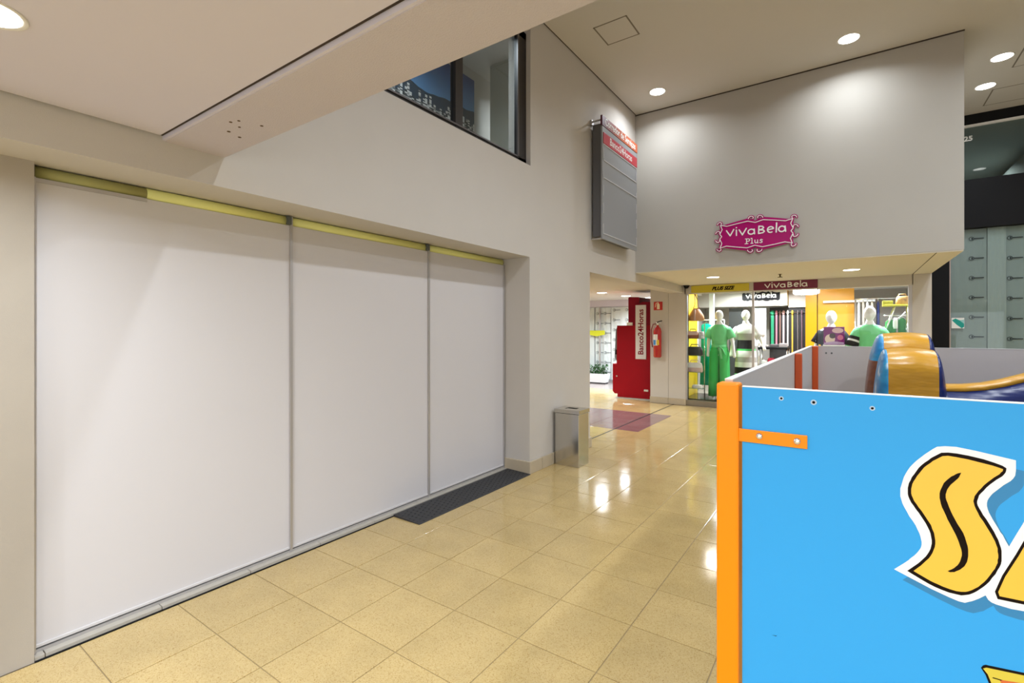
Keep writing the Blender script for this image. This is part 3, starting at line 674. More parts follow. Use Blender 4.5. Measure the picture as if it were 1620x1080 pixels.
# ------------------------------------------------------------------ printed paper sheets on shop windows
M_PAPER = mat('grey_green_paper', (0.55, 0.60, 0.565), 0.75, noise=0.06, nscale=2.5, bump=0.6, bscale=5)
M_PAPER2 = mat('pale_paper', (0.68, 0.73, 0.69), 0.75, noise=0.05, nscale=3, bump=0.6, bscale=6)
M_PAPERC = mat('corridor_paper', (0.80, 0.82, 0.82), 0.75, noise=0.03, nscale=3)
M_INK = mat('paper_ink', (0.06, 0.07, 0.07), 0.7)
def logo_mesh(sc=1.0):
    f = frame((0, 0, 0), (1, 0, 0), (0, 0, 1)); m = MB(); r = 0.030*sc
    m.stroke([(r*math.cos(k*PI/8), r*math.sin(k*PI/8)) for k in range(17)], 0.008*sc, f, 0, 0.001)
    m.prism([(r*.7*math.cos(k*PI/5-PI/2), r*.7*math.sin(k*PI/5-PI/2)) for k in range(6)], f, 0, 0.001)
    m.prism([(0.028*sc, -0.009*sc), (0.150*sc, -0.008*sc), (0.150*sc, 0.008*sc), (0.028*sc, 0.009*sc)], f, 0, 0.001)
    return m
_lm = {}
def sheet(x0, x1, y, z0, z1, label, m, cols=(), zs=(), sc=1.0, group='paper sheets covering the shop windows'):
    t = thing('paper_sheet', label, 'paper', ((x0+x1)/2, y, z0), group)
    n = 14; rows = []
    for z in [z0+(z1-z0)*k/8 for k in range(9)]:
        rows.append([(x0+(x1-x0)*k/n, y+0.006*math.sin(k*1.7+z*3), z) for k in range(n+1)])
    m_ = MB(); m_.loft(rows, False, smooth=True, closed=False)
    m_.loft([[(p[0], p[1]+0.002, p[2]) for p in r] for r in rows], False, smooth=True, closed=False)
    obj('sheet', m_, m, t)
    if sc not in _lm:
        me_o = obj('logo', logo_mesh(sc), M_INK if sc == 1.0 else mat('faint_ink', (0.30, 0.32, 0.33), 0.7)); _lm[sc] = me_o.data; bpy.data.objects.remove(me_o)
    for cx in cols:
        for z in zs:
            o = bpy.data.objects.new('printed_logo', _lm[sc]); C.objects.link(o); o.parent = t
            o.location = (cx-t.location.x, -0.012, z-z0)
zs_ = [3.11-0.325*k for k in range(9)]
sheet(1.385, 1.832, 11.00, 0.11, 3.27, 'grey green printed paper sheet next to the black column', M_PAPER, (1.645,), zs_)
sheet(1.836, 2.055, 10.985, 0.11, 3.27, 'narrow pale blank paper strip between two printed sheets', M_PAPER2)
sheet(2.03, 2.62, 11.01, 0.11, 3.27, 'grey green printed paper sheet at right edge of picture', M_PAPER, (2.10, 2.45), [z-0.03 for z in zs_])
sheet(2.63, 3.25, 11.00, 0.11, 3.27, 'grey green printed paper sheet outside the picture on the right', M_PAPER, (2.75, 3.05), zs_)
cd = thing('teal_card', 'small white card with teal diagonal band on the papered window', 'card', (1.47, 10.94, 1.63))
obj('card', MB().box(1.39, 1.55, 10.944, 10.949, 1.625, 1.80), M_PRINTW, cd)
fr = frame((1.47, 10.944, 1.71), (1, 0, 0), (0, 0, 1))
obj('band', MB().prism([(-.075, .05), (-.03, .08), (.02, .05), (.078, -.01), (.078, -.06), (.05, -.085), (-.01, -.03)], fr, 0, 0.001), mat('card_teal', (0.0, 0.33, 0.28), 0.4), cd)
obj('band', MB().prism([(.02, .05), (.078, .06), (.078, -.01)], fr, 0, 0.001), mat('card_aqua', (0.30, 0.60, 0.60), 0.4), cd)
tn = tag(obj('window_numeral', text_mb('25', frame((1.545, 10.948, 4.735), (1, 0, 0), (0, 0, 1)), 0.11, 0, 0.003, 0.004, align='LEFT'), M_PRINTW),
         'white number on the dark upper glass beside the bulkhead edge', 'lettering')
# far corridor storefront
ws = struct('window_6', MB().box(-6.36, -6.31, 13.78, 13.84, 0, 2.30).box(-9.2, -3.64, 13.78, 13.84, 0, 0.06), M_ALU)
obj('glass_pane', MB().box(-9.2, -6.36, 13.80, 13.808, 0.06, 2.30), M_GLASS, ws)
obj('glass_pane', MB().box(-6.31, -3.64, 13.80, 13.808, 0.06, 2.30), M_GLASS, ws)
sheet(-7.2, -6.56, 13.90, 0.07, 2.29, 'white printed paper sheet left of corridor mullion', M_PAPERC, (-6.95,), [2.1-0.3*k for k in range(7)], 1.3, 'white paper sheets in the corridor storefront')
sheet(-6.54, -6.02, 13.91, 0.07, 2.29, 'white printed paper sheet behind the corridor mullion', M_PAPERC, (-6.46, -6.2), [2.1-0.3*k for k in range(7)], 1.3, 'white paper sheets in the corridor storefront')
sheet(-6.0, -5.3, 13.90, 0.07, 2.29, 'white printed paper sheet left of the red machine', M_PAPERC, (-5.9, -5.5), [2.2-0.3*k for k in range(7)], 1.3, 'white paper sheets in the corridor storefront')
sheet(-5.28, -4.6, 13.90, 0.07, 2.29, 'white printed paper sheet behind the top of the red machine', M_PAPERC, (-5.1, -4.8), [2.2-0.3*k for k in range(7)], 1.3, 'white paper sheets in the corridor storefront')
ls = tag(obj('lime_sign', MB().prism([(-0.3, -0.05), (0, -0.10), (0.27, -0.05), (0.27, 0.08), (-0.3, 0.08)], frame((-6.43, 13.775, 1.50), (1, 0, 0), (0, 0, 1)), -0.004, 0.004), mat('lime_sign', (0.60, 0.62, 0.02), 0.4)),
         'lime yellow pennant shaped sign on the far corridor glass', 'sign')

# ------------------------------------------------------------------ city mural in the upper room
def mural_mat():
    m = bpy.data.materials.new('city_photo_print'); m.use_nodes = True; nt = m.node_tree; p = nt.nodes['Principled BSDF']; N = nt.nodes.new; Lk = nt.links.new
    p.inputs['Roughness'].default_value = 0.5
    ge = N('ShaderNodeNewGeometry'); sp = N('ShaderNodeSeparateXYZ'); Lk(ge.outputs['Position'], sp.inputs[0])
    def math_(op, a, b=None):
        n = N('ShaderNodeMath'); n.operation = op
        for i, v in enumerate((a, b)):
            if v is None: continue
            if isinstance(v, (int, float)): n.inputs[i].default_value = v
            else: Lk(v, n.inputs[i])
        return n.outputs[0]
    y, z = sp.outputs['Y'], sp.outputs['Z']
    cy = math_('FLOOR', math_('MULTIPLY', y, 26.0)); cz = math_('FLOOR', math_('MULTIPLY', z, 60.0))
    wn = N('ShaderNodeTexWhiteNoise'); wn.noise_dimensions = '1D'; Lk(cy, wn.inputs['W'])
    cb = N('ShaderNodeCombineXYZ'); Lk(cy, cb.inputs[0]); Lk(cz, cb.inputs[1])
    wn2 = N('ShaderNodeTexWhiteNoise'); wn2.noise_dimensions = '2D'; Lk(cb.outputs[0], wn2.inputs['Vector'])
    ns = N('ShaderNodeTexNoise'); ns.inputs['Scale'].default_value = 1.6; Lk(ge.outputs['Position'], ns.inputs['Vector'])
    ridge = math_('ADD', math_('MULTIPLY', ns.outputs['Fac'], 0.26), 4.57)
    hill = math_('LESS_THAN', z, ridge)
    roof = math_('ADD', math_('MULTIPLY', wn.outputs['Value'], 0.17), 4.48)
    town = math_('LESS_THAN', z, roof)
    sky = N('ShaderNodeValToRGB'); Lk(math_('SUBTRACT', z, 4.4), sky.inputs[0])
    sky.color_ramp.elements[0].color = (0.20, 0.45, 0.75, 1); sky.color_ramp.elements[1].color = (0.01, 0.06, 0.25, 1); sky.color_ramp.elements[1].position = 0.8
    bl = N('ShaderNodeValToRGB'); Lk(math_('MULTIPLY', wn2.outputs['Value'], math_('ADD', math_('MULTIPLY', wn.outputs['Value'], 0.6), 0.55)), bl.inputs[0])
    bl.color_ramp.elements[0].color = (0.02, 0.03, 0.04, 1); bl.color_ramp.elements[0].position = 0.25; bl.color_ramp.elements[1].color = (0.75, 0.74, 0.72, 1); bl.color_ramp.elements[1].position = 0.6
    def mx(f, a, b):
        n = N('ShaderNodeMix'); n.data_type = 'RGBA'; Lk(f, n.inputs[0])
        for i, v in ((6, a), (7, b)):
            if isinstance(v, tuple): n.inputs[i].default_value = v
            else: Lk(v, n.inputs[i])
        return n.outputs[2]
    c = mx(hill, sky.outputs[0], (0.03, 0.055, 0.09, 1)); c = mx(town, c, bl.outputs[0])
    Lk(c, p.inputs['Base Color']); return m
tag(obj('wall_mural', MB().box(-4.49, -4.47, 1.0, 5.45, 3.9, 5.20), mural_mat()), 'large photo mural of a city skyline behind the high window', 'mural')

# ------------------------------------------------------------------ dress shop contents
G_ = lambda n, c, r=0.8: mat(n, c, r, spec=0.2, noise=0.12, nscale=14)
M_GREEN = G_('green_cloth', (0.06, 0.46, 0.11)); M_GREEN2 = G_('pale_and_lit_green_cloth', (0.17, 0.60, 0.25)); M_TEAL = G_('teal_cloth', (0.0, 0.33, 0.22))
M_CLK = G_('black_cloth', (0.012, 0.012, 0.014)); M_CLW = G_('white_cloth', (0.76, 0.75, 0.72)); M_CLG = G_('grey_cloth', (0.40, 0.38, 0.36)); M_NAVY = G_('navy_cloth', (0.012, 0.018, 0.07))

def ell(cx, cy, z, rx, ry, n=20, pleat=0.0, k=9, tx=0.0):
    return [(cx+rx*(1+pleat*math.cos(k*t))*math.cos(t), cy+ry*(1+pleat*math.cos(k*t))*math.sin(t), z+tx*math.cos(t)) for t in [i*2*PI/n for i in range(n)]]
def mannequin(x, y, z0, s, label, face=1.0, arms=None):
    """white shop mannequin, one continuous skinned body with a modelled head; s scales a 1.72 m figure"""
    t = thing('mannequin', label, 'mannequin', (x, y, z0), 'mannequins in the dress shop window')
    V = []; R = []; E = []
    def v(p, r, par=None):
        V.append((p[0]*s, p[1]*s, p[2]*s)); R.append((r[0]*s, r[1]*s) if isinstance(r, tuple) else (r*s, r*s))
        if par is not None: E.append((par, len(V)-1))
        return len(V)-1
    pel = v((0, 0, .93), (.145, .11)); wa = v((0, 0, 1.08), (.115, .09), pel); ch = v((0, .01, 1.27), (.145, .10), wa)
    up = v((0, .01, 1.39), (.10, .08), ch); nk = v((0, .0, 1.47), (.050, .052), up); hb = v((0, -.01, 1.54), (.055, .062), nk)
    for sd in (-1, 1):
        sh = v((sd*.155, .01, 1.375), .052, up)
        a = (arms or {}).get(sd, ((.235, .02, 1.12), (.255, -.05, .90), (.26, -.08, .80)))
        el = v((sd*a[0][0], a[0][1], a[0][2]), .040, sh); wr = v((sd*a[1][0], a[1][1], a[1][2]), .028, el); v((sd*a[2][0], a[2][1], a[2][2]), (.020, .036), wr)
        hp = v((sd*.085, 0, .86), .085, pel); kn = v((sd*.095, -.01, .49), .056, hp); an = v((sd*.10, .02, .09), .038, kn); v((sd*.105, -.11, .035), (.036, .026), an)
    me = bpy.data.meshes.new('body'); me.from_pydata(V, E, []); me.materials.append(M_MANN)
    o = bpy.data.objects.new('body', me); C.objects.link(o); o.parent = t
    md = o.modifiers.new('skin', 'SKIN'); md.use_smooth_shade = True
    for i, r in enumerate(R): me.skin_vertices[0].data[i].radius = r
    me.skin_vertices[0].data[0].use_root = True
    o.modifiers.new('sub', 'SUBSURF').levels = 1; o.modifiers['sub'].render_levels = 1
    # head: sphere pushed into a face with brow, nose, lips and chin
    bm = bmesh.new(); bmesh.ops.create_uvsphere(bm, u_segments=24, v_segments=18, radius=1)
    for q in bm.verts:
        X, Y, Z = q.co
        wx = .076*(1-.30*max(0, -Z)**1.3); yy = .094*Y*(1-.12*max(0, -Z))
        if Y < -.5:
            cx_ = math.exp(-(X/.16)**2)
            yy -= .018*cx_*math.exp(-((Z+.12)/.17)**2) + .007*cx_*math.exp(-((Z+.48)/.09)**2) + .008*cx_*math.exp(-((Z+.82)/.12)**2)
            for e_ in (-.36, .36): yy += .010*math.exp(-((X-e_)/.16)**2)*math.exp(-((Z-.08)/.10)**2)
        q.co = Vector((X*wx*s*face, (yy*face-.015)*s, (1.615+(face-1)*.08+Z*.112*face)*s))
    h = MB(); h.bm(bm, smooth=True); h.v = [(a+x, b+y, c+z0) for a, b, c in h.v]
    obj('head', h, M_MANN, t)
    ring = lambda X, Y, Z, rx, ry, **k: ell(x+X*s, y+Y*s, z0+Z*s, rx*s, ry*s, **k)
    return t, ring
def sleeve(x, y, z0, s, sd, p0, p1, r0, r1):
    a = Vector((x+sd*p0[0]*s, y+p0[1]*s, z0+p0[2]*s)); b = Vector((x+sd*p1[0]*s, y+p1[1]*s, z0+p1[2]*s))
    return MB().tube([a, a.lerp(b, .3), a.lerp(b, .7), b], [r0*s*.75, r0*s, (r0+r1)/2*s, r1*s], 14)

# 1: green jumpsuit
x, y, z0, s = -2.316, 11.1, 0.13, 1.095
plf = struct('trim_8', MB().cbox(-2.96, -1.62, 10.72, 11.75, 0.09, 0.13, 0.005), mat('dark_plinth', (0.03, 0.025, 0.02), 0.15))
t, R_ = mannequin(x, y, z0, s, 'mannequin in a green jumpsuit with tied belt in the left window', arms={-1: ((.20, .02, 1.13), (.20, -.04, .91), (.195, -.07, .81)), 1: ((.235, .02, 1.12), (.275, -.05, .90), (.29, -.08, .80))})
obj('top', MB().loft([R_(0, 0, 1.02, .135, .11, pleat=.03, k=10), R_(0, 0, 1.12, .14, .112, pleat=.02, k=10), R_(0, .0, 1.27, .172, .128), R_(0, .01, 1.36, .178, .11), R_(0, .01, 1.42, .13, .085), R_(0, .0, 1.445, .09, .07)]), M_GREEN2, t)  # paler green on top and sleeves paints the lamp light from above
for sd in (-1, 1):
    obj('sleeve', sleeve(x, y, z0, s, sd, (.14, .01, 1.385), (.20 if sd < 0 else .225, .015, 1.18), .075, .085), M_GREEN2, t)
    obj('trouser_leg', MB().loft([R_(sd*.062, 0, 1.0, .088, .115, pleat=.03, k=8), R_(sd*.083, 0, .88, .100, .135, pleat=.03, k=8), R_(sd*.092, 0, .70, .092, .125, pleat=.05, k=8), R_(sd*.098, 0, .40, .092, .125, pleat=.07, k=8), R_(sd*.103, 0, .045, .098, .13, pleat=.08, k=8)]), M_GREEN, t)
bt_ = obj('belt', MB().loft([R_(0, 0, .995, .142, .118), R_(0, 0, 1.005, .148, .122), R_(0, 0, 1.04, .146, .12), R_(0, 0, 1.05, .14, .115)]), M_GREEN2, t)
obj('belt_tail', MB().tube([(x+.03, y-.135, z0+1.02*s), (x+.05, y-.15, z0+.95*s), (x+.08, y-.165, z0+.78*s)], [.02, .028, .022], 8, flat=.4).tube([(x+.03, y-.14, z0+1.02*s), (x+.10, y-.15, z0+.97*s), (x+.15, y-.15, z0+.86*s)], [.02, .026, .02], 8, flat=.4), M_GREEN2, bt_)
# 2: striped dress
x, y, z0, s = -1.86, 11.5, 0.13, 1.10
t, R_ = mannequin(x, y, z0, s, 'mannequin in a white grey and black striped dress beside the jumpsuit', arms={1: ((.27, -.06, 1.17), (.33, -.14, 1.02), (.36, -.18, .94))})
prof = [(.30, .215), (.46, .205), (.48, .205), (.60, .20), (.605, .20), (.70, .195), (.705, .195), (.80, .185), (.805, .185), (.92, .175), (.925, .17), (.96, .165), (.965, .162), (1.13, .15), (1.135, .15), (1.26, .17), (1.265, .172), (1.36, .178), (1.42, .13), (1.445, .09)]
lay = [0, 0, 1, 1, 2, 2, 3, 3, 2, 2, 4, 4, 1, 1, 3, 3, 2, 2, 2]
obj('dress', MB().loft([R_(0, 0, z, r, r*.74 if z < 1.3 else r*.66, pleat=.02 if z < 1 else 0, k=7) for z, r in prof], mis=lay), [M_GREEN2, M_CLK, M_CLW, M_CLG, M_GREEN], t)
for sd in (-1, 1):
    obj('sleeve', sleeve(x, y, z0, s, sd, (.14, .01, 1.385), (.24, -.01, 1.18) if sd < 0 else (.265, -.05, 1.19), .075, .095), M_CLW, t)
# 3: black shirt
x, y, z0, s = -0.315, 11.45, 0.09, 1.075
t, R_ = mannequin(x, y, z0, s, 'faceless looking mannequin in a black short sleeved shirt behind the purple box', 1.15)
obj('shirt', MB().loft([R_(0, 0, .86, .175, .13), R_(0, 0, 1.05, .16, .12), R_(0, .0, 1.27, .175, .128), R_(0, .01, 1.36, .18, .11), R_(0, .01, 1.42, .13, .085), R_(0, .0, 1.445, .085, .07)]), M_CLK, t)
for sd in (-1, 1):
    obj('sleeve', sleeve(x, y, z0, s, sd, (.14, .01, 1.385), (.235, .015, 1.16), .078, .098), M_CLK, t)
    obj('trouser_leg', MB().loft([R_(sd*.07, 0, .92, .092, .115), R_(sd*.09, 0, .70, .095, .11), R_(sd*.10, 0, .08, .085, .09)]), M_NAVY, t)
# 4: green top with black and white sleeves
x, y, z0, s = 0.281, 10.95, 0.09, 1.11
t, R_ = mannequin(x, y, z0, s, 'mannequin in a green top with black and white striped sleeves', 1.12, arms={-1: ((.232, -.02, 1.17), (.245, -.10, 1.02), (.215, -.16, .96)), 1: ((.24, .02, 1.14), (.28, -.02, .94), (.28, -.05, .84))})
obj('top', MB().loft([R_(0, 0, .82, .185, .135, pleat=.03, k=7), R_(0, 0, 1.05, .165, .12, pleat=.02, k=7), R_(0, .0, 1.27, .175, .128), R_(0, .01, 1.36, .18, .11), R_(0, .01, 1.42, .13, .085), R_(0, .0, 1.445, .085, .07)]), M_GREEN2, t)
for sd in (-1, 1):
    a = Vector((x+sd*.14*s, y+.01*s, z0+1.385*s)); b = Vector((x+sd*(.245 if sd < 0 else .255)*s, y-.04*s, z0+1.08*s)); rings = []
    m_ = MB(); ts = [0, .25, .45, .46, .62, .63, .72, .73, 1.0]; pts = [a.lerp(b, q) for q in ts]
    m_.tube(pts, [.06*s, .08*s, .085*s, .085*s, .088*s, .088*s, .09*s, .09*s, .095*s], 14)
    o_mi = [0, 0, 0, 1, 1, 2, 2, 1]
    for f_ in range(8*14): m_.mi[f_] = o_mi[f_//14]
    obj('sleeve', m_, [M_GREEN2, M_CLK, M_CLW], t)
    obj('trouser_leg', MB().loft([R_(sd*.07, 0, .92, .092, .115), R_(sd*.09, 0, .70, .095, .11), R_(sd*.10, 0, .08, .085, .09)]), M_CLK, t)

# glass shelves with bags at the left of the window
sh = thing('shelf_unit', 'glass shelf unit with chrome uprights by the lemon yellow panel', 'shelf', (-2.75, 11.0, 0.13))
for xx in (-2.945, -2.585):
    obj('upright', MB().tube([(xx, 10.96, 0.13), (xx, 10.96, 1.75)], 0.010, 8), M_CHROME, sh)
for z in (1.412, 1.046, 0.692, 0.345):
    obj('shelf_board', MB().box(-2.95, -2.575, 10.74, 10.97, z-0.010, z), glass('shelf_glass', (0.85, 0.93, 0.90)), sh)
def bag(x, y, z, wx, wy, h, m, label, handle=True, flap=None):
    t = thing('handbag', label, 'handbag', (x, y, z), 'handbags in the dress shop')
    r = lambda zz, k: [(x+math.copysign(abs(math.cos(a))**.6, math.cos(a))*wx/2*k, y+math.copysign(abs(math.sin(a))**.6, math.sin(a))*wy/2*k, z+zz) for a in [i*2*PI/20 for i in range(20)]]
    obj('body', MB().loft([r(0, .92), r(h*.1, 1), r(h*.6, .97), r(h*.92, .85), r(h, .7)]), m, t)
    if flap: obj('flap', MB().box(x-wx*.46, x+wx*.46, y-wy*.54, y-wy*.40, z+h*.48, z+h*.96), flap, t)
    if handle: obj('handle', MB().tube([(x-wx*.3, y, z+h*.9), (x-wx*.22, y, z+h*1.25), (x+wx*.22, y, z+h*1.25), (x+wx*.3, y, z+h*.9)], 0.008, 8), m, t)
    return t
M_BROWN = mat('brown_leather', (0.27, 0.075, 0.03), 0.45); M_TAN = mat('tan_leather', (0.60, 0.30, 0.15), 0.45, noise=.25, nscale=12); M_PINKW = mat('pale_pink_leather', (0.66, 0.46, 0.42), 0.45)
bag(-2.80, 10.855, 1.412, .24, .12, .16, M_BROWN, 'brown handbag with pale flap on the top glass shelf', flap=mat('pale_leather', (0.62, 0.42, 0.33), 0.5))
bag(-2.625, 10.855, 1.412, .11, .10, .15, mat('black_white_print', (0.5, 0.5, 0.5), 0.5, noise=.95, nscale=22), 'small black and white bag beside brown handbag', handle=False)
bag(-2.76, 10.855, 1.046, .34, .14, .19, mat('black_leather', (0.012, 0.012, 0.012), 0.3), 'shiny black handbag on the second glass shelf')
bag(-2.765, 10.855, 0.692, .34, .14, .20, M_PINKW, 'pale pink boxy handbag on the third glass shelf', flap=M_CLW)
bag(-2.71, 10.855, 0.345, .22, .12, .07, M_CLW, 'low white clutch bag on the lowest glass shelf', handle=False)
hb = thing('handbag', 'tan slouchy handbag hanging from the ceiling by a long strap', 'handbag', (-2.775, 11.0, 1.79), 'handbags in the dress shop')
r = lambda zz, rx, ry: ell(-2.775, 11.0, zz, rx, ry, 20, .05, 6)
obj('body', MB().loft([r(1.79, .14, .07), r(1.83, .175, .09), r(1.92, .15, .085), r(2.02, .09, .05), r(2.07, .05, .03)]), M_TAN, hb)
obj('strap', MB().tube([(-2.86, 11.0, 1.95), (-2.80, 11.0, 2.15), (-2.80, 11.0, 2.555)], 0.008, 8).tube([(-2.68, 11.0, 1.93), (-2.73, 11.0, 2.15), (-2.74, 11.0, 2.25), (-2.80, 11.0, 2.4)], 0.008, 8), M_BROWN, hb)
obj('tassel', MB().box(-2.79, -2.76, 10.89, 10.92, 1.80, 2.04), mat('pale_leather', (0.62, 0.42, 0.33), 0.5), hb)
# hanging garments at left
def garment(x, y, ztop, zbot, wd, m, label, group, sl=True, dep=.05):
    t = thing('hanging_garment', label, 'garment', (x, y, ztop), group)
    obj('cloth', MB().loft([ell(x, y, ztop-.02, wd*.22, dep*.7), ell(x, y, ztop-.06, wd*.46, dep), ell(x, y, ztop-.25, wd*.42, dep, pleat=.06, k=6), ell(x, y, zbot, wd*.5, dep*1.1, pleat=.14, k=6)]), m, t)
    obj('hanger', MB().tube([(x-wd*.4, y, ztop-.05), (x, y, ztop+.01), (x+wd*.4, y, ztop-.05)], .007, 6).tube([(x, y, ztop+.01), (x, y, ztop+.05), (x+.02, y, ztop+.07), (x+.02, y, ztop+.05)], .005, 6), M_CHROME, t)
    return t
rk = thing('garment_rail', 'white garment rail behind the left mannequin', 'clothes rail', (-2.75, 12.0, 0.09))
obj('upright', MB().tube([(-2.99, 12.02, .09), (-2.99, 12.02, 1.83)], .012, 8), M_WHITE, rk); obj('upright', MB().tube([(-2.40, 12.02, .09), (-2.40, 12.02, 1.83)], .012, 8), M_WHITE, rk)
obj('rail', MB().tube([(-2.99, 12.02, 1.83), (-2.40, 12.02, 1.83)], .012, 8), M_WHITE, rk)
gg = 'garments on the rail behind the left mannequin'
garment(-2.80, 12.02, 1.765, .30, .25, M_TEAL, 'long teal dress hanging just behind the glass shelves', gg)
garment(-2.505, 12.02, 1.765, .45, .24, M_TEAL, 'second teal dress partly behind the jumpsuit mannequin', gg)
# belts and scarves on the black niche
fr = frame((0, 13.75, 0), (1, 0, 0), (0, 0, 1))
rl = tag(obj('belt_rail', MB().tube([(-1.68, 13.70, 2.03), (-0.87, 13.70, 2.03)], .008, 8).box(-1.67, -1.65, 13.70, 13.75, 2.02, 2.04).box(-0.90, -0.88, 13.70, 13.75, 2.02, 2.04), M_CHROME), 'thin chrome rail across the black niche', 'rail')
for bx, wd, c, nm, zb in ((-1.61, .09, (0.02, .30, .14), 'wide green scarf hanging leftmost in the black niche', 1.15), (-1.52, .05, (.50, .20, .26), 'mauve belt hanging second in the black niche', 1.14),
                      (-1.44, .035, (.20, .10, .07), 'thin brown belt hanging between mauve and pink belts', 1.2), (-1.365, .055, (.55, .33, .33), 'pink studded belt hanging in the middle of the black niche', 1.13),
                      (-1.275, .04, (.70, .66, .60), 'white belt hanging right of the pink studded belt', 1.2), (-1.175, .04, (.58, .38, .04), 'mustard yellow belt hanging in the black niche', 1.0),
                      (-1.06, .025, (.14, .11, .10), 'thin dark grey belt hanging right of the mustard belt', 1.05), (-0.975, .025, (.16, .08, .10), 'thin plum belt hanging rightmost in the black niche', 1.05)):
    wd *= .72; t = thing('hanging_belt', nm, 'belt', (bx, 13.70, zb), 'belts hanging in the black niche')
    mm = mat('belt_%d' % int(-bx*1000), c, .5, noise=.2, nscale=40)
    obj('strap', MB().loft([[(bx-wd/2, 13.69, z), (bx+wd/2, 13.69, z), (bx+wd/2, 13.70, z), (bx-wd/2, 13.70, z)] for z in (zb, (zb+2)/2, 2.0)], smooth=False), mm, t)
    obj('knot', MB().lathe(bx, 13.695, [(wd*.5, 1.97), (wd*.8, 2.0), (wd*.8, 2.05), (wd*.4, 2.08)], 10), mm, t)
# white poster and blank wall panel inside
tag(obj('wall_poster', MB().box(-1.96, -1.71, 13.38, 13.40, 1.2, 2.13).box(-1.88, -1.79, 13.375, 13.385, 1.65, 1.68), mat('poster_grey', (0.45, 0.46, 0.46), .6)), 'pale grey poster board beside the belt niche', 'poster')
# display table
dt = thing('display_table', 'black topped display table with chrome legs behind the striped dress', 'table', (-1.4, 12.2, 0.09))
obj('table_top', MB().cbox(-1.70, -1.12, 12.0, 12.5, 1.17, 1.215, .004), M_BLACK, dt)
obj('shelf', MB().box(-1.68, -1.13, 12.02, 12.48, .80, .82), M_BLACK, dt)
for xx in (-1.68, -1.14):
    for yy in (12.03, 12.47): obj('leg', MB().tube([(xx, yy, .09), (xx, yy, 1.30 if yy < 12.2 and xx < -1.5 else 1.18)], .014, 8), M_CHROME, dt)
tag(obj('floor_stand', MB().tube([(-1.81, 12.0, .09), (-1.81, 12.0, 1.28)], .014, 8).tube([(-1.81, 12.0, 1.1), (-1.75, 11.95, 1.12)], .01, 8).disc(-1.81, 12.0, .09, .11, .10, 16), M_CHROME), 'thin chrome stand left of the black display table', 'stand')
for k, (xx, c, lb) in enumerate(((-1.60, (.35, .30, .27), 'taupe folded garment on the left of the display table'), (-1.40, (.10, .09, .09), 'dark folded garment on the middle of the display table'), (-1.22, (.30, .27, .26), 'grey folded garment on the right of the display table'))):
    tag(obj('folded_garment', MB().cbox(xx-.075, xx+.075, 12.08, 12.35, 1.2155, 1.26+.02*k, .012), G_('fold_%d' % k, c)), lb, 'garment', 'folded garments on the display table')
for k, (xx, c, lb) in enumerate(((-1.58, (.55, .55, .50), 'white folded garment under the display table'), (-1.45, (.35, .02, .04), 'red folded garment under the display table'), (-1.28, (.45, .45, .45), 'grey folded garment under the display table'))):
    tag(obj('folded_garment', MB().cbox(xx-.06, xx+.06, 12.06, 12.35, .8205, .92+.05*(k == 1), .012), G_('foldb_%d' % k, c)), lb, 'garment', 'folded garments under the display table')
# right clothes rail
rr_ = thing('garment_rail', 'chrome garment rail right of the yellow wall', 'clothes rail', (0.3, 12.5, 0.09))
obj('rail', MB().tube([(0.08, 12.5, 2.24), (1.0, 12.5, 2.24)], .014, 8), M_CHROME, rr_)
for xx in (0.08, 1.0): obj('upright', MB().tube([(xx, 12.5, .09), (xx, 12.5, 2.24)], .014, 8), M_CHROME, rr_)
for xx, m, lb in ((.14, M_CLG, 'grey garment hanging nearest the yellow wall'), (.21, G_('taupe_cloth', (.42, .36, .29)), 'taupe garment hanging beside the grey one'), (.28, M_CLW, 'white garment hanging mid rail'), (.36, G_('sand_cloth', (.50, .42, .30)), 'sand coloured garment hanging right of the white one'), (.46, M_NAVY, 'navy garment hanging behind the green topped mannequin')):
    t = thing('hanging_garment', lb, 'garment', (xx, 12.5, 2.2), 'garments on the right rail')
    obj('cloth', MB().loft([ell(xx, 12.5, 2.18, .012, .08), ell(xx, 12.5, 2.13, .026, .2), ell(xx, 12.5, 1.7, .027, .2, pleat=.1), ell(xx, 12.5, 1.1, .029, .22, pleat=.12)]), m, t)
    obj('hanger', MB().tube([(xx, 12.5, 2.17), (xx, 12.5, 2.26)], .005, 6), M_CHROME, t)
pb = tag(obj('reflection_strip', MB().cbox(-0.5, 0.42, 12.70, 12.79, 2.19, 2.235, .004), M_WHITE), 'long white strip standing for a reflection across the yellow wall', 'shelf')  # white bar stands in for a reflection on the yellow wall
# right front rack with slanted chrome frame
ra = thing('slant_rack', 'chrome display rack with slanted front bars at the right window end', 'clothes rack', (0.66, 11.2, 0.09))
for yy in (11.2, 11.42):
    obj('slant_bar', MB().tube([(.50, yy, 1.50), (.655, yy, 2.02)], .016, 8), M_CHROME, ra)
obj('upright', MB().tube([(.50, 11.42, .09), (.50, 11.42, 1.50)], .016, 8), M_CHROME, ra); obj('upright', MB().tube([(.50, 11.2, .09), (.50, 11.2, 1.50)], .016, 8), M_CHROME, ra)
for yy in (11.2, 11.42): obj('upright', MB().tube([(.84, yy, .09), (.84, yy, 2.06)], .014, 8), M_CHROME, ra)
obj('shelf_board', MB().cbox(.48, .88, 11.18, 11.44, 2.03, 2.06, .004), mat('lime_board', (.55, .50, .05), .4), ra)
obj('cross_bar', MB().tube([(.50, 11.31, 1.86), (.85, 11.31, 1.86)], .012, 8).tube([(.84, 11.2, 1.86), (.84, 11.42, 1.86)], .01, 8), M_CHROME, ra)
bag(.77, 11.30, 2.06, .20, .14, .15, mat('leopard_print', (.36, .20, .06), .5, noise=.95, nscale=24), 'leopard print handbag on the slanted chrome rack', handle=True)
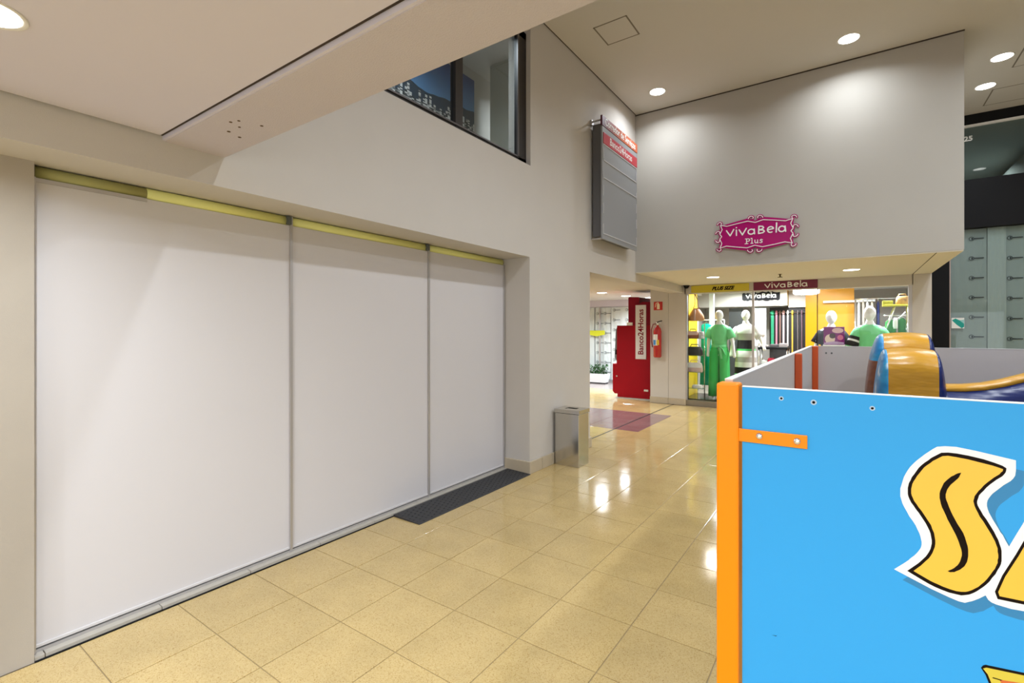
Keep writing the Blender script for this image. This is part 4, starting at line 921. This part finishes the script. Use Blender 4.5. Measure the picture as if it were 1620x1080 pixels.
tag(obj('lime_box', MB().cbox(.48, .63, 11.2, 11.4, 2.0605, 2.13, .004), mat('lime_box', (.50, .48, .04), .5)), 'flat lime yellow box left of the leopard handbag', 'box')
gg = 'garments on the slanted chrome rack'
garment(.60, 11.31, 1.80, .9, .18, G_('leaf_cloth', (.03, .22, .05)), 'dark green garment left on the slanted rack', gg)
garment(.765, 11.31, 1.83, .8, .13, G_('leaf_cloth2', (.02, .17, .035)), 'dark green garment right on the slanted rack', gg)
tag(obj('shoulder_bag', MB().loft([ell(.66, 11.14, z, .035*k, .02*k) for z, k in ((1.62, .8), (1.66, 1), (1.76, 1), (1.82, .6))]).tube([(.69, 11.14, 1.80), (.76, 11.14, 1.86), (.80, 11.15, 1.92)], .012, 6), M_CLW), 'small white shoulder bag hung on the slanted rack', 'handbag')
# purple toy box on a plinth
pn = tag(obj('display_plinth', MB().cbox(-.43, -.09, 10.80, 11.06, .09, 1.32, .006), M_WHITE), 'white display plinth under the purple box', 'plinth')
tx = thing('toy_box', 'purple printed carton box standing in front of the black shirt mannequin', 'box', (-.26, 10.9, 1.32))
obj('carton', MB().cbox(-.421, -.096, 10.85, 11.0, 1.3205, 1.655, .004), mat('purple_card', (.20, .008, .17), .5, spec=.2), tx)
fr = frame((-.26, 10.85, 1.487), (1, 0, 0), (0, 0, 1))
cir = lambda cx, cy, rx, ry: [(cx+rx*math.cos(k*PI/8), cy+ry*math.sin(k*PI/8)) for k in range(16)]
obj('print_patch', MB().prism(cir(.06, .10, .09, .05), fr, 0, .001), mat('print_pink', (.70, .45, .50), .4), tx)
obj('print_patch', MB().prism(cir(-.06, -.06, .08, .09), fr, 0, .001), mat('print_cream', (.72, .58, .50), .4), tx)
obj('print_patch', MB().prism(cir(-.02, .0, .05, .05), fr, .001, .002), mat('print_brown', (.05, .02, .015), .4), tx)
obj('print_patch', MB().prism(cir(.10, -.03, .045, .05), fr, 0, .001), mat('print_rose', (.60, .15, .30), .4), tx)
obj('print_patch', MB().prism([(-.155, -.155), (.155, -.155), (.155, -.12), (.0, -.10), (-.155, -.13)], fr, 0, .0015), mat('print_lilac', (.45, .30, .50), .4), tx)

# ------------------------------------------------------------------ play pen
pp = thing('play_pen', 'blue fronted play pen with orange posts at the right', 'play pen', (0.5, 2.5, 0))
ZT = 1.449
def post(x0, x1, y0, y1, z1, m): return obj('post', MB().cbox(x0, x1, y0, y1, 0, z1, .006), m, pp)
post(-.299, -.243, 1.395, 1.451, 1.457, M_ORANGE)
post(-.2675, -.232, 3.25, 3.30, 1.462, M_ORANGED); post(-.2675, -.225, 4.80, 4.849, 1.462, M_ORANGED); post(2.2, 2.256, 1.395, 1.451, 1.457, M_ORANGE)
fp = obj('front_panel', MB().box(-.236, 2.2, 1.405, 1.4165, .06, ZT), M_BLUE, pp)
obj('edge_band', MB().box(-.236, 2.2, 1.4045, 1.4172, ZT, ZT+.0025), M_EDGE, fp)
lp = obj('side_panel', MB().box(-.288, -.268, 1.451, 4.85, .06, 1.461), M_PANELW, pp)
obj('edge_band', MB().box(-.2885, -.2675, 1.451, 4.85, 1.461, 1.464), M_EDGE, lp)
bp_ = obj('back_panel', MB().box(-.2885, 2.25, 4.85, 4.87, .06, 1.462), M_PANELW, pp)
obj('edge_band', MB().box(-.289, 2.25, 4.849, 4.871, 1.462, 1.464), M_EDGE, bp_)
obj('side_panel', MB().box(2.23, 2.25, 1.451, 4.85, .06, 1.461), M_PANELW, pp)
for xx in (-.17, -.131): obj('screw_hole', MB().prism(cir(xx, 1.405, .007, .007), frame((0, 4.85, 0), (1, 0, 0), (0, 0, 1)), 0, .001), M_DARKCLIP, bp_)
br = obj('bracket', MB().cbox(-.245, -.088, 1.4005, 1.405, 1.305, 1.3385, .0012), M_ORANGE, pp)
for xx, zz in ((-.195, 1.324), (-.11, 1.322)):
    f = frame((xx, 1.4005, zz), (1, 0, 0), (0, 0, 1))
    m_ = MB(); m_.loft([[pt(f, r*math.cos(k*PI/8), r*math.sin(k*PI/8), d) for k in range(16)] for r, d in ((.0085, 0), (.008, .0025), (.0055, .0045), (.002, .0052))])
    obj('bolt', m_, M_CHROME, br)
F = frame((0, 1.405, 0), (1, 0, 0), (0, 0, 1))
for xx, zz, r in ((-.145, 1.4255, .0045), (-.075, 1.4215, .0055), (.041, 1.4175, .0045)):
    h = obj('screw_hole', MB().prism(cir(xx, zz, r*1.2, r*1.2), F, 0, .0004), mat('chipped_rim', (.42, .56, .70), .6), fp)
    obj('screw_hole', MB().prism(cir(xx, zz, r*.62, r*.62), F, .0004, .0006), M_PRINTK, fp)
obj('scuff_mark', MB().prism([(-.166, .8165), (-.157, .818), (-.1545, .8195), (-.157, .8165)], F, 0, .0004), M_PRINTK, fp)
# flat printed lettering on the blue panel: outlines in metres (x, z)
A_white = [(0.155, 1.344), (0.168, 1.347), (0.186, 1.348), (0.216, 1.344), (0.277, 1.333), (0.277, 1.313), (0.276, 1.302), (0.273, 1.295), (0.269, 1.289), (0.264, 1.284), (0.259, 1.279), (0.255, 1.274), (0.251, 1.269), (0.247, 1.264), (0.243, 1.259), (0.24, 1.254), (0.237, 1.248), (0.235, 1.243), (0.234, 1.237), (0.234, 1.231), (0.235, 1.225), (0.237, 1.218), (0.24, 1.211), (0.243, 1.204), (0.247, 1.196), (0.251, 1.188), (0.254, 1.181), (0.258, 1.175), (0.261, 1.167), (0.267, 1.154), (0.279, 1.185), (0.287, 1.205), (0.293, 1.225), (0.3, 1.248), (0.308, 1.273), (0.316, 1.294), (0.325, 1.309), (0.335, 1.321), (0.355, 1.333), (0.369, 1.291), (0.377, 1.266), (0.382, 1.245), (0.387, 1.221), (0.391, 1.197), (0.394, 1.172), (0.397, 1.148), (0.401, 1.119), (0.406, 1.067), (0.376, 1.05), (0.358, 1.042), (0.344, 1.037), (0.329, 1.033), (0.313, 1.031), (0.298, 1.029), (0.284, 1.028), (0.27, 1.027), (0.258, 1.028), (0.248, 1.029), (0.241, 1.031), (0.236, 1.035), (0.232, 1.043), (0.222, 1.033), (0.216, 1.028), (0.211, 1.024), (0.206, 1.021), (0.2, 1.017), (0.19, 1.017), (0.174, 1.021), (0.145, 1.03), (0.081, 1.055), (0.098, 1.073), (0.106, 1.082), (0.111, 1.089), (0.116, 1.095), (0.12, 1.101), (0.123, 1.106), (0.126, 1.112), (0.128, 1.117), (0.129, 1.123), (0.129, 1.129), (0.128, 1.135), (0.127, 1.141), (0.125, 1.148), (0.122, 1.155), (0.119, 1.163), (0.114, 1.172), (0.108, 1.181), (0.104, 1.19), (0.1, 1.198), (0.096, 1.207), (0.094, 1.215), (0.092, 1.223), (0.092, 1.232), (0.092, 1.241), (0.094, 1.249), (0.096, 1.258), (0.098, 1.267), (0.101, 1.275), (0.105, 1.284), (0.109, 1.292), (0.115, 1.301), (0.121, 1.309), (0.128, 1.317), (0.135, 1.325), (0.142, 1.332), (0.148, 1.338)]
A_black = [(0.162, 1.332), (0.173, 1.334), (0.187, 1.334), (0.206, 1.332), (0.229, 1.328), (0.246, 1.323), (0.257, 1.319), (0.263, 1.315), (0.263, 1.311), (0.262, 1.306), (0.26, 1.302), (0.257, 1.297), (0.253, 1.293), (0.248, 1.288), (0.243, 1.282), (0.238, 1.276), (0.233, 1.269), (0.229, 1.262), (0.225, 1.256), (0.222, 1.251), (0.221, 1.246), (0.22, 1.242), (0.219, 1.238), (0.219, 1.233), (0.22, 1.229), (0.222, 1.224), (0.225, 1.218), (0.228, 1.211), (0.233, 1.203), (0.237, 1.195), (0.241, 1.187), (0.245, 1.179), (0.248, 1.171), (0.251, 1.164), (0.253, 1.156), (0.255, 1.149), (0.256, 1.142), (0.256, 1.135), (0.256, 1.128), (0.256, 1.122), (0.255, 1.115), (0.253, 1.108), (0.25, 1.101), (0.247, 1.092), (0.242, 1.083), (0.238, 1.074), (0.233, 1.066), (0.228, 1.059), (0.223, 1.053), (0.218, 1.047), (0.213, 1.042), (0.207, 1.037), (0.201, 1.034), (0.194, 1.031), (0.185, 1.031), (0.175, 1.031), (0.164, 1.033), (0.152, 1.036), (0.141, 1.04), (0.128, 1.046), (0.104, 1.058), (0.116, 1.072), (0.123, 1.08), (0.128, 1.087), (0.132, 1.093), (0.136, 1.099), (0.139, 1.105), (0.142, 1.112), (0.144, 1.118), (0.145, 1.124), (0.146, 1.13), (0.146, 1.137), (0.145, 1.144), (0.144, 1.151), (0.142, 1.158), (0.139, 1.165), (0.136, 1.172), (0.132, 1.179), (0.128, 1.186), (0.124, 1.193), (0.119, 1.2), (0.115, 1.207), (0.111, 1.213), (0.108, 1.22), (0.106, 1.226), (0.105, 1.232), (0.105, 1.238), (0.105, 1.244), (0.106, 1.25), (0.107, 1.256), (0.11, 1.263), (0.112, 1.27), (0.116, 1.277), (0.12, 1.285), (0.124, 1.293), (0.129, 1.3), (0.134, 1.306), (0.14, 1.312), (0.145, 1.318), (0.151, 1.323), (0.157, 1.328)]
A_yel = [(0.164, 1.325), (0.173, 1.327), (0.187, 1.326), (0.205, 1.324), (0.226, 1.32), (0.242, 1.317), (0.252, 1.314), (0.258, 1.312), (0.258, 1.31), (0.257, 1.307), (0.255, 1.305), (0.253, 1.301), (0.249, 1.297), (0.245, 1.293), (0.24, 1.287), (0.235, 1.281), (0.229, 1.273), (0.225, 1.266), (0.221, 1.26), (0.218, 1.254), (0.215, 1.248), (0.214, 1.242), (0.213, 1.237), (0.214, 1.232), (0.215, 1.227), (0.217, 1.221), (0.22, 1.214), (0.223, 1.206), (0.228, 1.198), (0.232, 1.19), (0.236, 1.182), (0.24, 1.174), (0.243, 1.167), (0.246, 1.16), (0.248, 1.153), (0.25, 1.146), (0.25, 1.14), (0.251, 1.133), (0.251, 1.127), (0.25, 1.122), (0.25, 1.116), (0.248, 1.11), (0.246, 1.103), (0.242, 1.095), (0.238, 1.086), (0.234, 1.078), (0.23, 1.071), (0.225, 1.064), (0.221, 1.058), (0.216, 1.053), (0.211, 1.048), (0.206, 1.044), (0.201, 1.041), (0.194, 1.039), (0.186, 1.038), (0.176, 1.039), (0.165, 1.041), (0.155, 1.044), (0.145, 1.047), (0.134, 1.052), (0.115, 1.061), (0.123, 1.071), (0.128, 1.077), (0.132, 1.083), (0.136, 1.089), (0.141, 1.096), (0.144, 1.102), (0.147, 1.109), (0.149, 1.116), (0.151, 1.123), (0.152, 1.131), (0.152, 1.138), (0.151, 1.146), (0.15, 1.154), (0.147, 1.162), (0.145, 1.17), (0.141, 1.177), (0.137, 1.184), (0.133, 1.191), (0.129, 1.198), (0.124, 1.205), (0.12, 1.212), (0.116, 1.218), (0.114, 1.224), (0.112, 1.229), (0.111, 1.234), (0.111, 1.239), (0.111, 1.244), (0.112, 1.249), (0.113, 1.255), (0.115, 1.261), (0.118, 1.267), (0.121, 1.274), (0.125, 1.281), (0.129, 1.288), (0.133, 1.295), (0.138, 1.301), (0.143, 1.306), (0.148, 1.312), (0.153, 1.316), (0.159, 1.321)]
A_mid = [(0.194, 1.294), (0.189, 1.292), (0.185, 1.289), (0.182, 1.286), (0.178, 1.283), (0.174, 1.278), (0.17, 1.273), (0.166, 1.267), (0.164, 1.261), (0.162, 1.255), (0.16, 1.249), (0.159, 1.243), (0.159, 1.238), (0.159, 1.233), (0.16, 1.227), (0.161, 1.221), (0.163, 1.213), (0.166, 1.206), (0.169, 1.198), (0.172, 1.189), (0.176, 1.18), (0.18, 1.171), (0.184, 1.162), (0.187, 1.154), (0.19, 1.145), (0.192, 1.137), (0.194, 1.13), (0.195, 1.123), (0.195, 1.117), (0.194, 1.112), (0.193, 1.107), (0.192, 1.103), (0.19, 1.098), (0.188, 1.094), (0.185, 1.09), (0.183, 1.087), (0.179, 1.083), (0.172, 1.077), (0.175, 1.076), (0.177, 1.076), (0.179, 1.077), (0.183, 1.078), (0.186, 1.081), (0.19, 1.084), (0.193, 1.087), (0.196, 1.091), (0.199, 1.095), (0.201, 1.1), (0.203, 1.105), (0.204, 1.111), (0.205, 1.118), (0.205, 1.125), (0.205, 1.132), (0.204, 1.14), (0.202, 1.148), (0.2, 1.157), (0.197, 1.166), (0.193, 1.174), (0.188, 1.183), (0.184, 1.192), (0.18, 1.201), (0.177, 1.209), (0.174, 1.218), (0.172, 1.225), (0.17, 1.231), (0.169, 1.236), (0.169, 1.239), (0.169, 1.243), (0.17, 1.247), (0.171, 1.252), (0.173, 1.257), (0.175, 1.261), (0.177, 1.265), (0.18, 1.269), (0.183, 1.273), (0.186, 1.277), (0.189, 1.281), (0.191, 1.285)]
A_ab = [(0.31, 1.239), (0.289, 1.173), (0.277, 1.141), (0.257, 1.092), (0.246, 1.055), (0.25, 1.041), (0.289, 1.042), (0.317, 1.043), (0.322, 1.079), (0.352, 1.085), (0.355, 1.054), (0.394, 1.076), (0.387, 1.157), (0.37, 1.252), (0.35, 1.314), (0.331, 1.302)]
A_ay = [(0.314, 1.237), (0.293, 1.171), (0.281, 1.139), (0.261, 1.09), (0.251, 1.056), (0.253, 1.048), (0.289, 1.049), (0.313, 1.05), (0.318, 1.084), (0.355, 1.093), (0.358, 1.063), (0.389, 1.08), (0.382, 1.155), (0.366, 1.249), (0.348, 1.306), (0.334, 1.297)]
A_shadow = [(0.169, 1.323), (0.181, 1.326), (0.199, 1.326), (0.229, 1.323), (0.289, 1.313), (0.289, 1.293), (0.288, 1.283), (0.285, 1.276), (0.281, 1.269), (0.276, 1.264), (0.271, 1.259), (0.267, 1.254), (0.263, 1.249), (0.259, 1.244), (0.255, 1.239), (0.252, 1.234), (0.25, 1.229), (0.248, 1.223), (0.247, 1.217), (0.247, 1.211), (0.248, 1.205), (0.25, 1.198), (0.252, 1.191), (0.255, 1.184), (0.259, 1.177), (0.263, 1.169), (0.266, 1.162), (0.27, 1.155), (0.273, 1.148), (0.279, 1.135), (0.291, 1.166), (0.298, 1.186), (0.305, 1.206), (0.312, 1.228), (0.32, 1.254), (0.328, 1.275), (0.336, 1.29), (0.346, 1.302), (0.365, 1.314), (0.38, 1.272), (0.387, 1.248), (0.392, 1.226), (0.397, 1.203), (0.401, 1.179), (0.405, 1.155), (0.408, 1.131), (0.411, 1.102), (0.416, 1.05), (0.386, 1.033), (0.369, 1.025), (0.355, 1.02), (0.34, 1.016), (0.324, 1.013), (0.309, 1.011), (0.295, 1.01), (0.282, 1.009), (0.27, 1.01), (0.26, 1.011), (0.253, 1.013), (0.248, 1.017), (0.244, 1.025), (0.234, 1.015), (0.229, 1.009), (0.224, 1.006), (0.218, 1.002), (0.213, 0.999), (0.203, 0.999), (0.187, 1.002), (0.159, 1.011), (0.096, 1.035), (0.112, 1.053), (0.12, 1.062), (0.125, 1.069), (0.13, 1.075), (0.134, 1.081), (0.137, 1.086), (0.14, 1.092), (0.142, 1.097), (0.143, 1.103), (0.143, 1.108), (0.142, 1.114), (0.141, 1.121), (0.139, 1.127), (0.136, 1.135), (0.133, 1.142), (0.128, 1.151), (0.122, 1.16), (0.118, 1.169), (0.114, 1.177), (0.111, 1.186), (0.108, 1.194), (0.107, 1.202), (0.106, 1.21), (0.107, 1.219), (0.108, 1.228), (0.11, 1.237), (0.112, 1.245), (0.115, 1.254), (0.119, 1.262), (0.123, 1.271), (0.129, 1.279), (0.135, 1.287), (0.142, 1.296), (0.148, 1.303), (0.155, 1.31), (0.162, 1.317)]
A_pb = [(0.225, 0.888), (0.228, 0.894), (0.232, 0.897), (0.289, 0.903), (0.323, 0.907), (0.323, 0.841), (0.246, 0.807), (0.241, 0.848), (0.232, 0.876)]
A_py = [(0.228, 0.888), (0.233, 0.892), (0.289, 0.898), (0.32, 0.901), (0.32, 0.845), (0.25, 0.813), (0.245, 0.85), (0.235, 0.879)]
A_po = [(0.253, 0.875), (0.289, 0.882), (0.32, 0.887), (0.32, 0.847), (0.263, 0.822), (0.26, 0.856)]
A_pl = [(0.243, 0.876), (0.257, 0.876), (0.255, 0.874), (0.242, 0.874)]

for nm, poly, d0, d1, m in (('print_shade', A_shadow, 0, .0003, M_BLUESH), ('print_white', A_white, 0, .0006, M_PRINTW), ('print_letter_outline', A_black, 0, .0009, M_PRINTK), ('print_letter', A_yel, 0, .0012, M_PRINTY),
                            ('print_stroke', A_mid, 0, .0015, M_PRINTK), ('print_letter_outline', A_ab, 0, .0009, M_PRINTK), ('print_letter', A_ay, 0, .0012, M_PRINTY),
                            ('print_pennant_outline', A_pb, 0, .0009, M_PRINTK), ('print_pennant', A_py, 0, .0012, mat('print_mustard', (.62, .50, .05), .4)), ('print_pennant_core', A_po, 0, .0015, mat('print_rust', (.60, .12, .03), .4)), ('print_pennant_core', A_pl, 0, .0015, M_PRINTK)):
    obj(nm, MB().prism(poly, F, d0, d1), m, fp)

# ------------------------------------------------------------------ inflatable in the pen
iv = thing('inflatable_slide', 'yellow and navy inflatable slide with sky printed sides inside the play pen', 'inflatable', (.6, 4.1, 0))
def vinyl(name, col, wr=.5):
    m = mat(name, col, .30, spec=.4); nt = m.node_tree
    tc = nt.nodes.new('ShaderNodeTexCoord'); mp = nt.nodes.new('ShaderNodeMapping'); mp.inputs['Scale'].default_value = (5, 5, 15)
    n = nt.nodes.new('ShaderNodeTexNoise'); n.inputs['Scale'].default_value = 1.3; n.inputs['Detail'].default_value = 2
    b = nt.nodes.new('ShaderNodeBump'); b.inputs['Strength'].default_value = wr; b.inputs['Distance'].default_value = .03
    nt.links.new(tc.outputs['Object'], mp.inputs[0]); nt.links.new(mp.outputs[0], n.inputs['Vector']); nt.links.new(n.outputs['Fac'], b.inputs['Height']); nt.links.new(b.outputs[0], nt.nodes['Principled BSDF'].inputs['Normal'])
    return m
V_Y = vinyl('yellow_vinyl', (.52, .255, .010), .3); V_N = vinyl('navy_vinyl', (.004, .015, .11), .2)
V_S = vinyl('sky_print_vinyl', (.03, .28, .55), .3); nt = V_S.node_tree; p = nt.nodes['Principled BSDF']
ge = nt.nodes.new('ShaderNodeNewGeometry'); n = nt.nodes.new('ShaderNodeTexNoise'); n.inputs['Scale'].default_value = 6.5
nt.links.new(ge.outputs['Position'], n.inputs['Vector'])
rp = nt.nodes.new('ShaderNodeValToRGB'); cr = rp.color_ramp; cr.interpolation = 'LINEAR'
cr.elements[0].position = .40; cr.elements[0].color = (.02, .22, .50, 1); cr.elements[1].position = .60; cr.elements[1].color = (.72, .75, .76, 1)
e = cr.elements.new(.55); e.color = (.04, .33, .58, 1)
sp_y = nt.nodes.new('ShaderNodeSeparateXYZ'); nt.links.new(ge.outputs['Position'], sp_y.inputs[0])
def cmp_(op, sock, v):
    q = nt.nodes.new('ShaderNodeMath'); q.operation = op; nt.links.new(sock, q.inputs[0]); q.inputs[1].default_value = v; return q.outputs[0]
both = nt.nodes.new('ShaderNodeMath'); both.operation = 'MULTIPLY'
nt.links.new(cmp_('GREATER_THAN', sp_y.outputs['Y'], 4.13), both.inputs[0]); nt.links.new(cmp_('LESS_THAN', sp_y.outputs['Z'], 1.385), both.inputs[1])
mxb = nt.nodes.new('ShaderNodeMix'); mxb.data_type = 'RGBA'; mxb.inputs[7].default_value = (.22, .07, .03, 1)
nt.links.new(both.outputs[0], mxb.inputs[0]); nt.links.new(rp.outputs[0], mxb.inputs[6])
nt.links.new(n.outputs['Fac'], rp.inputs[0]); nt.links.new(mxb.outputs[2], p.inputs['Base Color'])
def cushion(xa, xb, yc, hd, zt, lcap, rcap, pink=False):
    zb = .12; rz = .16; prof = [(yc-hd, zb), (yc-hd, zb+.5)]
    prof += [(yc-hd*math.cos(math.radians(a))**.75, zt-rz+rz*math.sin(math.radians(a))**.85) for a in range(0, 90, 9)] + [(yc, zt)]
    prof += [(2*yc-a, b) for a, b in prof[:-1][::-1]]
    zc = .75
    nx_ = 7; rings = []
    for k in range(nx_):
        q = k/(nx_-1); bul = .010*math.sin(q*PI)
        rings.append([(xa+(xb-xa)*q, yc+(a-yc)*(1+bul*2), b+bul*(1 if b > .5 else 0)) for a, b in prof])
    obj('band', MB().loft(rings, False), V_Y, iv)
    for xe, sgn, m, cap in ((xa, -1, V_S, lcap), (xb, 1, V_N, rcap)):
        rings = []
        for k in range(9):
            q = k/8*.985; sc = math.sqrt(1-q**2.2)
            rings.append([(xe+sgn*cap*q, yc+(a-yc)*sc, zc+(b-zc)*sc) for a, b in prof])
        obj('side_panel', MB().loft(rings, True), m, iv)
cushion(.180, .404, 3.85, .27, 1.478, .075, .060)
cushion(.186, .425, 4.42, .26, 1.572, .115, .075)
XS = [.40, .45, .52, .60, .68, .76, .85, 1.0, 1.2, 1.5, 1.9]; ZS = [1.288, 1.288, 1.292, 1.305, 1.330, 1.362, 1.405, 1.46, 1.50, 1.50, 1.46]
def sec(x, z, pts): return [(x, 3.72+a, z+b) for a, b in pts]
wallp = [(-.03, -1.15), (-.10, -.9), (-.12, -.4), (-.105, -.13), (-.075, -.03), (.075, -.03), (.12, -.4), (.08, -1.15)]
obj('slide_wall', MB().loft([sec(x, z, wallp) for x, z in zip(XS, ZS)]), V_N, iv)
obj('wall_top_strip', MB().loft([sec(x, z, [(-.078, -.034), (-.06, -.010), (-.03, 0), (.03, 0), (.06, -.010), (.078, -.034)]) for x, z in zip(XS, ZS)]), V_Y, iv)
obj('inflatable_base', MB().cbox(.05, 2.0, 3.4, 4.72, .005, .16, .05), V_N, iv)
